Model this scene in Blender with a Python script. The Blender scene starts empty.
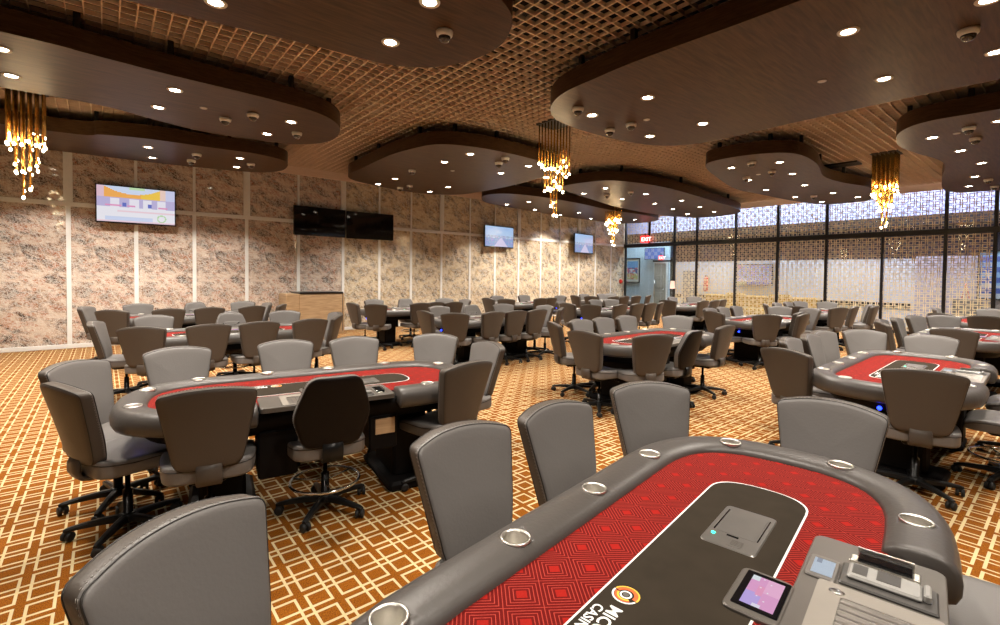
import bpy, bmesh, math, random
from mathutils import Vector, Matrix
random.seed(7)
R = math.radians
COL = bpy.context.scene.collection
sc = bpy.context.scene

# ------------------------------------------------------------------ helpers
class MB:
    """collects geometry for ONE mesh object"""
    def __init__(self): self.v = []; self.f = []; self.m = []; self.s = []
    def add(self, vs, fs, mat=0, smooth=True):
        o = len(self.v); self.v += [tuple(p) for p in vs]
        for f in fs:
            self.f.append([i + o for i in f]); self.m.append(mat); self.s.append(smooth)
    def box(self, x0, x1, y0, y1, z0, z1, mat=0, M=None):
        vs = [(x, y, z) for z in (z0, z1) for y in (y0, y1) for x in (x0, x1)]
        if M: vs = [M @ Vector(p) for p in vs]
        self.add(vs, [(0,2,3,1),(4,5,7,6),(0,1,5,4),(2,6,7,3),(0,4,6,2),(1,3,7,5)], mat, False)
    def cbox(self, x0, x1, y0, y1, z0, z1, c, mat=0, M=None):
        """box with chamfered edges (loft of chamfered rectangles)"""
        def ring(i, z):
            a, b, e, f = x0+i, x1-i, y0+i, y1-i; k = c
            p = [(a+k,e),(b-k,e),(b,e+k),(b,f-k),(b-k,f),(a+k,f),(a,f-k),(a,e+k)]
            return [(x, y, z) for x, y in p]
        rs = [ring(c, z0), ring(0, z0+c), ring(0, z1-c), ring(c, z1)]
        self.loft(rs, mat=mat, M=M, smooth=False)
    def loft(self, rings, closed=True, cap=True, mat=0, M=None, smooth=True):
        n = len(rings[0]); vs = [p for r in rings for p in r]
        if M: vs = [M @ Vector(p) for p in vs]
        fs = []
        for k in range(len(rings)-1):
            for i in range(n if closed else n-1):
                j = (i+1) % n
                fs.append((k*n+i, k*n+j, (k+1)*n+j, (k+1)*n+i))
        self.add(vs, fs, mat, smooth)
        if cap and closed:
            o = len(self.v)-len(vs)
            self.f.append([o+i for i in range(n)][::-1]); self.m.append(mat); self.s.append(False)
            self.f.append([o+(len(rings)-1)*n+i for i in range(n)]); self.m.append(mat); self.s.append(False)
    def lathe(self, prof, n=20, c=(0,0,0), mat=0, M=None, cap=True, smooth=True):
        rs = [[(c[0]+r*math.cos(2*math.pi*i/n), c[1]+r*math.sin(2*math.pi*i/n), c[2]+z) for i in range(n)] for r, z in prof]
        self.loft(rs, mat=mat, M=M, cap=cap, smooth=smooth)
    def tube(self, pts, r, n=8, mat=0, M=None, closed=False):
        pts = [Vector(p) for p in pts]; rs = []
        rr = r if isinstance(r, (list, tuple)) else [r]*len(pts)
        up = None
        L = len(pts)
        for i, p in enumerate(pts):
            if closed: d = pts[(i+1) % L]-pts[i-1]
            else: d = pts[min(i+1, L-1)]-pts[max(i-1, 0)]
            d.normalize()
            if up is None:
                up = Vector((0,0,1)) if abs(d.z) < .9 else Vector((1,0,0))
            a = d.cross(up)
            if a.length < 1e-5: a = d.cross(Vector((0,1,0)))
            a.normalize(); up = a.cross(d).normalized()
            rs.append([p+a*(rr[i]*math.cos(2*math.pi*k/n))+up*(rr[i]*math.sin(2*math.pi*k/n)) for k in range(n)])
        if closed:
            rs.append(rs[0]); self.loft(rs, cap=False, mat=mat, M=M)
        else: self.loft(rs, mat=mat, M=M)
    def build(self, name, mats, parent=None):
        me = bpy.data.meshes.new(name)
        me.from_pydata(self.v, [], self.f)
        me.polygons.foreach_set('material_index', self.m)
        me.polygons.foreach_set('use_smooth', self.s)
        for m in (mats if isinstance(mats, (list, tuple)) else [mats]): me.materials.append(m)
        bm = bmesh.new(); bm.from_mesh(me)
        bmesh.ops.recalc_face_normals(bm, faces=bm.faces); bm.to_mesh(me); bm.free()
        me.update()
        o = bpy.data.objects.new(name, me); COL.objects.link(o)
        if parent: o.parent = parent
        return o

def tag(o, label=None, cat=None, group=None, kind=None):
    if label: o['label'] = label
    if cat: o['category'] = cat
    if group: o['group'] = group
    if kind: o['kind'] = kind
    return o
def empty(name, loc=(0,0,0), rz=0.0):
    o = bpy.data.objects.new(name, None); COL.objects.link(o)
    o.location = loc; o.rotation_euler = (0, 0, rz); o.empty_display_size = .1
    return o
KIDS = {}
def kids(o): return [c for c in bpy.data.objects if c.parent == o]
def tree_of(o): return (o, [tree_of(c) for c in kids(o)])
def copy_tree(t, parent=None):
    o, ch = t
    c = o.copy(); COL.objects.link(c); c.parent = parent
    for k in ch: copy_tree(k, c)
    return c

# ------------------------------------------------------------------ materials
def newmat(name):
    m = bpy.data.materials.new(name); m.use_nodes = True
    nt = m.node_tree; b = nt.nodes['Principled BSDF']
    return m, nt, b
def N(nt, t, **kw):
    n = nt.nodes.new(t)
    for k, v in kw.items():
        if k.startswith('i_'): n.inputs[int(k[2:]) if k[2:].isdigit() else k[2:]].default_value = v
        else: setattr(n, k, v)
    return n
def pm(name, col, rough=.5, metal=0., spec=.5, coat=0., bump=None, emit=None, es=0., var=0.):
    m, nt, b = newmat(name)
    b.inputs['Base Color'].default_value = (*col, 1); b.inputs['Roughness'].default_value = rough
    b.inputs['Metallic'].default_value = metal; b.inputs['Specular IOR Level'].default_value = spec
    b.inputs['Coat Weight'].default_value = coat
    if emit: b.inputs['Emission Color'].default_value = (*emit, 1); b.inputs['Emission Strength'].default_value = es
    tc = N(nt, 'ShaderNodeTexCoord')
    if bump:
        nz = N(nt, 'ShaderNodeTexNoise'); nz.inputs['Scale'].default_value = bump[0]; nz.inputs['Detail'].default_value = 3
        bp = N(nt, 'ShaderNodeBump'); bp.inputs['Strength'].default_value = bump[1]; bp.inputs['Distance'].default_value = .01
        nt.links.new(tc.outputs['Object'], nz.inputs['Vector']); nt.links.new(nz.outputs['Fac'], bp.inputs['Height'])
        nt.links.new(bp.outputs['Normal'], b.inputs['Normal'])
    if var:
        nz = N(nt, 'ShaderNodeTexNoise'); nz.inputs['Scale'].default_value = 9; nz.inputs['Detail'].default_value = 4
        rp = N(nt, 'ShaderNodeValToRGB')
        rp.color_ramp.elements[0].color = (*[c*(1-var) for c in col], 1); rp.color_ramp.elements[1].color = (*[min(1, c*(1+var)) for c in col], 1)
        rp.color_ramp.elements[0].position = .3; rp.color_ramp.elements[1].position = .7
        nt.links.new(tc.outputs['Object'], nz.inputs['Vector']); nt.links.new(nz.outputs['Fac'], rp.inputs['Fac'])
        nt.links.new(rp.outputs['Color'], b.inputs['Base Color'])
    return m
def mathn(nt, op, a, b=None, c=None):
    n = nt.nodes.new('ShaderNodeMath'); n.operation = op
    for i, x in enumerate((a, b, c)):
        if x is None: continue
        if isinstance(x, (int, float)): n.inputs[i].default_value = x
        else: nt.links.new(x, n.inputs[i])
    return n.outputs[0]
def squares_mask(nt, X, Y, p, x0, y0, wx, wy, flip=0):
    """interlocking square outlines on a lattice of pitch p: 1 on the line, 0 off it"""
    u = mathn(nt, 'DIVIDE', mathn(nt, 'SUBTRACT', X, x0), p); v = mathn(nt, 'DIVIDE', mathn(nt, 'SUBTRACT', Y, y0), p)
    # cell index and offset from the cell centre
    def cell(a):
        i = mathn(nt, 'ROUND', a); return i, mathn(nt, 'ABSOLUTE', mathn(nt, 'SUBTRACT', a, i))
    iu, du = cell(u); iv, dv = cell(v)
    s = 1/3.
    # nearest crossing parity
    fu = mathn(nt, 'FLOOR', u); fv = mathn(nt, 'FLOOR', v)
    par = mathn(nt, 'MODULO', mathn(nt, 'ABSOLUTE', mathn(nt, 'ADD', mathn(nt, 'ADD', fu, fv), flip)), 2.0)
    opn = mathn(nt, 'LESS_THAN', par, .5)
    lu = mathn(nt, 'LESS_THAN', mathn(nt, 'ABSOLUTE', mathn(nt, 'SUBTRACT', du, s)), wx/p/2)
    lv = mathn(nt, 'LESS_THAN', mathn(nt, 'ABSOLUTE', mathn(nt, 'SUBTRACT', dv, s)), wy/p/2)
    inv = mathn(nt, 'MAXIMUM', mathn(nt, 'LESS_THAN', dv, s+wy/p/2), opn)
    inu = mathn(nt, 'MAXIMUM', mathn(nt, 'LESS_THAN', du, s+wx/p/2), opn)
    return mathn(nt, 'MAXIMUM', mathn(nt, 'MULTIPLY', lu, inv), mathn(nt, 'MULTIPLY', lv, inu))
def obj_xyz(nt):
    tc = N(nt, 'ShaderNodeTexCoord'); sp = N(nt, 'ShaderNodeSeparateXYZ')
    nt.links.new(tc.outputs['Object'], sp.inputs[0]); return tc, sp.outputs[0], sp.outputs[1], sp.outputs[2]
def mixc(nt, fac, a, b):
    n = N(nt, 'ShaderNodeMix', data_type='RGBA')
    if isinstance(fac, (int, float)): n.inputs[0].default_value = fac
    else: nt.links.new(fac, n.inputs[0])
    for i, x in ((6, a), (7, b)):
        if isinstance(x, tuple): n.inputs[i].default_value = (*x, 1)
        else: nt.links.new(x, n.inputs[i])
    return n.outputs[2]

def carpet_mat():
    m, nt, b = newmat('carpet_orange_cream'); tc, X, Y, Z = obj_xyz(nt)
    mk = squares_mask(nt, X, Y, .15, .05, .055, .016, .013, 0)
    nz = N(nt, 'ShaderNodeTexNoise'); nz.inputs['Scale'].default_value = 260; nz.inputs['Detail'].default_value = 2
    mp = N(nt, 'ShaderNodeMapping'); mp.inputs['Scale'].default_value = (.35, 1.5, 1)
    nt.links.new(tc.outputs['Object'], mp.inputs[0]); nt.links.new(mp.outputs[0], nz.inputs['Vector'])
    rp = N(nt, 'ShaderNodeValToRGB'); rp.color_ramp.elements[0].position = .35; rp.color_ramp.elements[1].position = .65
    rp.color_ramp.elements[0].color = (.118, .032, .003, 1); rp.color_ramp.elements[1].color = (.30, .098, .008, 1)
    nt.links.new(nz.outputs['Fac'], rp.inputs['Fac'])
    c = mixc(nt, mk, rp.outputs['Color'], (.58, .455, .25))
    nt.links.new(c, b.inputs['Base Color']); b.inputs['Roughness'].default_value = .95; b.inputs['Specular IOR Level'].default_value = .1
    bp = N(nt, 'ShaderNodeBump'); bp.inputs['Strength'].default_value = .4; bp.inputs['Distance'].default_value = .004
    nt.links.new(nz.outputs['Fac'], bp.inputs['Height']); nt.links.new(bp.outputs['Normal'], b.inputs['Normal'])
    return m
def felt_mat():
    m, nt, b = newmat('felt_red_diamonds'); tc, X, Y, Z = obj_xyz(nt)
    s = mathn(nt, 'ADD', mathn(nt, 'DIVIDE', mathn(nt, 'SUBTRACT', Y, X), .147), .21)
    t = mathn(nt, 'DIVIDE', mathn(nt, 'ADD', X, Y), .147)
    fs = mathn(nt, 'ABSOLUTE', mathn(nt, 'SUBTRACT', s, mathn(nt, 'ROUND', s)))
    ft = mathn(nt, 'ABSOLUTE', mathn(nt, 'SUBTRACT', t, mathn(nt, 'ROUND', t)))
    r = mathn(nt, 'MULTIPLY', mathn(nt, 'MAXIMUM', fs, ft), 2.0)       # 0 centre .. 1 edge
    k = mathn(nt, 'MULTIPLY', r, 5.1)
    fr = mathn(nt, 'FRACT', k)
    line = mathn(nt, 'MULTIPLY', mathn(nt, 'LESS_THAN', fr, .22), mathn(nt, 'GREATER_THAN', r, .25))
    edge = mathn(nt, 'GREATER_THAN', r, .98)
    heart = mathn(nt, 'LESS_THAN', r, .27)
    c = mixc(nt, heart, (.125, .004, .003), (.31, .010, .006))
    c = mixc(nt, mathn(nt, 'MAXIMUM', line, edge), c, (.40, .045, .03))
    nt.links.new(c, b.inputs['Base Color']); b.inputs['Roughness'].default_value = .9; b.inputs['Specular IOR Level'].default_value = .15
    return m
def wood_mat(name, c1, c2, scale=(1, 14, 14), rough=.4, rz=0.):
    m, nt, b = newmat(name); tc = N(nt, 'ShaderNodeTexCoord')
    mp = N(nt, 'ShaderNodeMapping'); mp.inputs['Scale'].default_value = scale; mp.inputs['Rotation'].default_value = (0, 0, rz)
    nt.links.new(tc.outputs['Object'], mp.inputs[0])
    nz = N(nt, 'ShaderNodeTexNoise'); nz.inputs['Scale'].default_value = 2.2; nz.inputs['Detail'].default_value = 6; nz.inputs['Distortion'].default_value = .6
    nt.links.new(mp.outputs[0], nz.inputs['Vector'])
    rp = N(nt, 'ShaderNodeValToRGB'); rp.color_ramp.elements[0].color = (*c1, 1); rp.color_ramp.elements[1].color = (*c2, 1)
    rp.color_ramp.elements[0].position = .32; rp.color_ramp.elements[1].position = .68
    nt.links.new(nz.outputs['Fac'], rp.inputs['Fac']); nt.links.new(rp.outputs['Color'], b.inputs['Base Color'])
    b.inputs['Roughness'].default_value = rough; b.inputs['Specular IOR Level'].default_value = .18
    return m
def marble_mat(name, ramp, orange, seed, orange_amt, vein):
    """fractured, fibrous polished stone; the slab repeats on every 1.09 m bay"""
    m, nt, b = newmat(name); tc, X, Y, Z = obj_xyz(nt)
    w = mathn(nt, 'DIVIDE', mathn(nt, 'ADD', Y, .55), 1.09)
    fy = mathn(nt, 'MULTIPLY', mathn(nt, 'FRACT', w), 1.09)
    cx = N(nt, 'ShaderNodeCombineXYZ'); nt.links.new(fy, cx.inputs[0]); nt.links.new(Z, cx.inputs[1]); cx.inputs[2].default_value = seed
    def nz(rot, sx, sy, sc, off, detail=4, dist=1.2):
        mp = N(nt, 'ShaderNodeMapping'); mp.inputs['Rotation'].default_value = (0, 0, R(rot)); mp.inputs['Location'].default_value = (off, off*2, 0)
        mp2 = N(nt, 'ShaderNodeMapping'); mp2.inputs['Scale'].default_value = (sx, sy, 1)
        nt.links.new(cx.outputs[0], mp.inputs[0]); nt.links.new(mp.outputs[0], mp2.inputs[0])
        n = N(nt, 'ShaderNodeTexNoise'); n.inputs['Scale'].default_value = sc; n.inputs['Detail'].default_value = detail; n.inputs['Roughness'].default_value = .65
        n.inputs['Distortion'].default_value = dist
        nt.links.new(mp2.outputs[0], n.inputs['Vector']); return n.outputs['Fac']
    d = nz(20, 1, 1.7, 3.2, 8.1, 8, .7)
    rp = N(nt, 'ShaderNodeValToRGB'); el = rp.color_ramp.elements
    while len(el) < len(ramp): el.new(.5)
    for e, (p, col) in zip(el, ramp): e.position = p; e.color = (*col, 1)
    nt.links.new(d, rp.inputs['Fac']); col = rp.outputs['Color']
    o = nz(15, 1, 1.5, 3.4, 12.3)
    om = mathn(nt, 'MULTIPLY', mathn(nt, 'GREATER_THAN', o, .565), orange_amt)
    col = mixc(nt, om, col, orange)
    for k, (rot, sc, off, wdt) in enumerate(((38, 4.4, 1.3, 20), (-28, 5.0, 4.7, 21), (75, 4.2, 6.9, 22), (-62, 5.8, 2.2, 22), (12, 4.6, 9.2, 22))):
        n = nz(rot, .8, 4.6, sc, off, 4, .35)
        rdg = mathn(nt, 'SUBTRACT', 1.0, mathn(nt, 'MULTIPLY', mathn(nt, 'ABSOLUTE', mathn(nt, 'SUBTRACT', n, .5)), wdt*2.2))
        rdg = mathn(nt, 'MULTIPLY', mathn(nt, 'MAXIMUM', rdg, 0.0), .85)
        col = mixc(nt, rdg, col, vein if k % 2 == 0 else tuple(c*.78 for c in vein))
    nt.links.new(col, b.inputs['Base Color']); b.inputs['Roughness'].default_value = .06; b.inputs['Specular IOR Level'].default_value = .6
    return m
def lattice_mat():
    """clear pane carrying an opaque gold fretwork of interlocking squares"""
    m = bpy.data.materials.new('lattice_glass'); m.use_nodes = True; nt = m.node_tree
    for n in list(nt.nodes): nt.nodes.remove(n)
    out = N(nt, 'ShaderNodeOutputMaterial'); tc, X, Y, Z = obj_xyz(nt)
    mk = squares_mask(nt, X, Z, .137, .0, .03, .022, .022, 0)
    gold = N(nt, 'ShaderNodeBsdfPrincipled'); gold.inputs['Base Color'].default_value = (.92, .80, .56, 1); gold.inputs['Roughness'].default_value = .45
    tr = N(nt, 'ShaderNodeBsdfTransparent'); tr.inputs[0].default_value = (.93, .95, 1, 1)
    gl = N(nt, 'ShaderNodeBsdfGlossy'); gl.inputs['Roughness'].default_value = .02
    ms = N(nt, 'ShaderNodeMixShader'); ms.inputs[0].default_value = .05
    nt.links.new(tr.outputs[0], ms.inputs[1]); nt.links.new(gl.outputs[0], ms.inputs[2])
    m2 = N(nt, 'ShaderNodeMixShader'); nt.links.new(mk, m2.inputs[0]); nt.links.new(ms.outputs[0], m2.inputs[1]); nt.links.new(gold.outputs[0], m2.inputs[2])
    nt.links.new(m2.outputs[0], out.inputs[0]); return m
def clear_glass():
    m = bpy.data.materials.new('clear_glass'); m.use_nodes = True; nt = m.node_tree
    for n in list(nt.nodes): nt.nodes.remove(n)
    out = N(nt, 'ShaderNodeOutputMaterial')
    tr = N(nt, 'ShaderNodeBsdfTransparent'); tr.inputs[0].default_value = (.86, .93, .95, 1)
    gl = N(nt, 'ShaderNodeBsdfGlossy'); gl.inputs['Roughness'].default_value = .02
    ms = N(nt, 'ShaderNodeMixShader'); ms.inputs[0].default_value = .08
    nt.links.new(tr.outputs[0], ms.inputs[1]); nt.links.new(gl.outputs[0], ms.inputs[2]); nt.links.new(ms.outputs[0], out.inputs[0]); return m
def screen_mat(name, strength):
    """a lit screen: shows the colour attribute of its mesh"""
    m, nt, b = newmat(name)
    at = N(nt, 'ShaderNodeVertexColor'); at.layer_name = 'pic'
    b.inputs['Base Color'].default_value = (.01, .01, .01, 1); b.inputs['Roughness'].default_value = .15
    nt.links.new(at.outputs[0], b.inputs['Emission Color']); b.inputs['Emission Strength'].default_value = strength
    return m
def print_mat(name):
    m, nt, b = newmat(name)
    at = N(nt, 'ShaderNodeVertexColor'); at.layer_name = 'pic'
    nt.links.new(at.outputs[0], b.inputs['Base Color']); b.inputs['Roughness'].default_value = .3
    return m
def picture(name, mat, fn, nx, ny, P0, U, V, parent=None):
    """flat picture: a grid whose cells take their colour from fn(u, v)"""
    P0, U, V = Vector(P0), Vector(U), Vector(V)
    vs = [P0+U*(i/nx)+V*(j/ny) for j in range(ny+1) for i in range(nx+1)]
    fs = [(j*(nx+1)+i, j*(nx+1)+i+1, (j+1)*(nx+1)+i+1, (j+1)*(nx+1)+i) for j in range(ny) for i in range(nx)]
    me = bpy.data.meshes.new(name); me.from_pydata([tuple(p) for p in vs], [], fs); me.materials.append(mat)
    ca = me.color_attributes.new('pic', 'FLOAT_COLOR', 'CORNER')
    k = 0
    for j in range(ny):
        for i in range(nx):
            c = fn((i+.5)/nx, (j+.5)/ny)
            for _ in range(4): ca.data[k].color = (*c, 1); k += 1
    o = bpy.data.objects.new(name, me); COL.objects.link(o)
    if parent: o.parent = parent
    return o

M = dict(
 leather=pm('taupe_leather', (.160, .147, .138), .42, spec=.38, bump=(90, .08)),
 seam=pm('dark_seam', (.02, .016, .013), .5),
 stitch=pm('pale_stitch', (.30, .27, .24), .7),
 plastic=pm('black_plastic', (.010, .010, .010), .38, spec=.25, bump=(60, .05)),
 rubber=pm('caster_rubber', (.008, .008, .008), .6, var=.2),
 chrome=pm('chrome', (.75, .75, .75), .14, 1., bump=(20, .02)),
 steel=pm('brushed_steel', (.82, .79, .73), .34, 1., bump=(220, .1)),
 shaded_sideleather=pm('dark_taupe_shaded_leather', (.088, .072, .060), .44, spec=.25, bump=(90, .08)),  # two-tone back and side leather, part of its darkness is painted shade
 darkback=pm('black_back_shell', (.010, .007, .006), .5, spec=.15, bump=(60, .05)),
 rail=pm('rail_leather', (.075, .066, .060), .38, spec=.45, bump=(70, .08)),
 felt=felt_mat(),
 inlay=pm('brown_black_inlay', (.034, .026, .018), .9, spec=.1, var=.12),
 white=pm('white_print', (.85, .85, .82), .6, var=.03),
 orange=pm('logo_orange', (.85, .12, .02), .6, var=.05),
 yellow=pm('logo_yellow', (.9, .55, .05), .6, var=.05),
 apron=pm('black_apron', (.006, .005, .005), .6, spec=.10, bump=(40, .05)),
 panel=pm('taupe_metal_panel', (.135, .12, .105), .38, .3, var=.05),
 channel=pm('tray_channel', (.20, .18, .16), .3, .4, var=.1),
 panel_light=pm('cream_tray_plastic', (.28, .25, .215), .4, var=.04),
 grey=pm('grey_metal', (.19, .175, .16), .33, .5, var=.06),
 darkgrey=pm('dark_grey_plastic', (.06, .055, .05), .4, var=.05),
 black=pm('gloss_black', (.006, .006, .007), .05, bump=(5, .01)),
 led_blue=pm('led_blue', (0, 0, .1), .3, emit=(.01, .03, 1.), es=12., var=.01),
 led_green=pm('led_green', (0, .1, .05), .3, emit=(.02, 1., .45), es=8., var=.01),
 cloud=wood_mat('dark_walnut_veneer', (.034, .016, .006), (.088, .046, .019), (14, 1.2, 14), .38),
 cloud_edge=wood_mat('walnut_edge', (.045, .023, .011), (.085, .046, .022), (3, 3, 30), .4),
 grid=pm('tan_open_cell_grid', (.80, .60, .44), .55, var=.08),
 fascia=wood_mat('fascia_wood', (.85, .66, .54), (.92, .74, .62), (2, 2, 20), .5),
 void=pm('plenum_black', (.006, .005, .005), .9, var=.2),
 lens=pm('lamp_lens', (1, 1, 1), .3, emit=(1, .90, .74), es=55., var=.001),
 bulb=pm('small_bulb', (1, 1, 1), .3, emit=(1, .80, .50), es=45., var=.001),
 gold=pm('polished_gold_tube', (.80, .50, .14), .2, 1., bump=(6, .02)),
 trimring=pm('white_trim_ring', (.7, .68, .62), .5, var=.03),
 cambody=pm('white_camera_housing', (.75, .75, .74), .4, var=.03),
 camdome=pm('smoked_dome', (.02, .02, .022), .05, coat=1., bump=(3, .01)),
 mull=pm('cream_metal_strip', (.95, .94, .92), .35, 0., var=.03),
 blacksteel=pm('black_steel_frame', (.012, .011, .010), .32, bump=(30, .04)),
 rosylit_marble=marble_mat('rosy_lit_stone', [(.38, (.035, .014, .008)), (.455, (.20, .09, .045)), (.51, (.46, .28, .18)), (.58, (.70, .53, .41))], (.50, .17, .07), 0., .7, (.92, .86, .79)),  # wall stone with the rosy light on it put into the colour
 goldlit_marble=marble_mat('golden_lit_stone', [(.38, (.09, .05, .02)), (.455, (.33, .21, .09)), (.51, (.60, .43, .22)), (.58, (.74, .60, .38))], (.50, .27, .10), 3., .45, (.95, .90, .80)),  # same stone, the golden light farther along put into the colour
 lattice=lattice_mat(), glass=clear_glass(), carpet=carpet_mat(),
 paint=pm('white_paint', (.80, .84, .88), .6, var=.02),
 lav=pm('lavender_paint', (.60, .56, .62), .6, var=.02),
 bluepaint=pm('pale_blue_paint', (.55, .68, .80), .6, var=.02),
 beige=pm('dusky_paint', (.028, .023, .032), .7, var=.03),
 skyblue=pm('pale_violet_paint', (.50, .56, .84), .6, var=.02),
 dark=pm('dark_band', (.02, .017, .015), .6, var=.1),
 red=pm('red_enamel', (.70, .03, .02), .4, var=.05),
 exitred=pm('exit_red', (.5, .01, .01), .5, emit=(1, .02, .02), es=2.6, var=.01),
 exitwhite=pm('exit_letters', (1, .8, .8), .5, emit=(1, .75, .7), es=3.0, var=.01),
 oak=wood_mat('oak_laminate', (.40, .26, .14), (.58, .40, .24), (1, 1.5, 16), .4),
 screen=screen_mat('lit_screen', .9), prnt=print_mat('printed_card'), lcd=screen_mat('small_lcd', .8),
 plate=pm('frosted_white_plate', (.36, .35, .33), .25, var=.03),
 gas=pm('gas_column', (.02, .02, .02), .25, .6, var=.1),
 goldfurn=pm('ochre_upholstery', (.72, .44, .08), .6, var=.2),
)
# ------------------------------------------------------------------ chairs
def round_poly(pts, rads, n=6):
    """polygon (x, z) with each corner replaced by an arc-like curve"""
    out = []; L = len(pts)
    for i, p in enumerate(pts):
        p = Vector(p); a = Vector(pts[i-1]); b = Vector(pts[(i+1) % L]); r = rads[i]
        da = (a-p).normalized(); db = (b-p).normalized(); s = p+da*r; e = p+db*r
        for k in range(n+1):
            t = k/n; q = s*(1-t)**2+p*(2*t*(1-t))+e*t*t; out.append((q.x, q.y))
    return out
def densify(pts, step):
    out = []; L = len(pts)
    for i in range(L):
        a = Vector(pts[i]); b = Vector(pts[(i+1) % L]); m = max(1, int((b-a).length/step))
        for k in range(m): q = a+(b-a)*(k/m); out.append((q.x, q.y))
    return out
def pad(outline, centre, prof, place):
    """cushion: the outline lofted over profile (shrink towards the centre, thickness), centre points close it; place(x, z, t) -> 3D"""
    mb = MB(); n = len(outline); cx, cz = centre; vs = []; fs = []
    for k, (s, t) in enumerate(prof):
        for x, z in outline: vs.append(place(cx+(x-cx)*s, cz+(z-cz)*s, t))
    for k in range(len(prof)-1):
        for i in range(n):
            j = (i+1) % n; fs.append((k*n+i, k*n+j, (k+1)*n+j, (k+1)*n+i))
    a = len(vs); vs.append(place(cx, cz, prof[0][1])); b = len(vs); vs.append(place(cx, cz, prof[-1][1]))
    for i in range(n):
        fs.append((a, (i+1) % n, i)); o = (len(prof)-1)*n; fs.append((b, o+i, o+(i+1) % n))
    mb.add(vs, fs); return mb
PROF = [(.35, -1.06), (.78, -1.03), (.92, -.98), (.965, -.90), (.99, -.74), (1, -.5), (1, .5), (.99, .74), (.965, .90), (.92, .98), (.78, 1.03), (.35, 1.06)]

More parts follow.
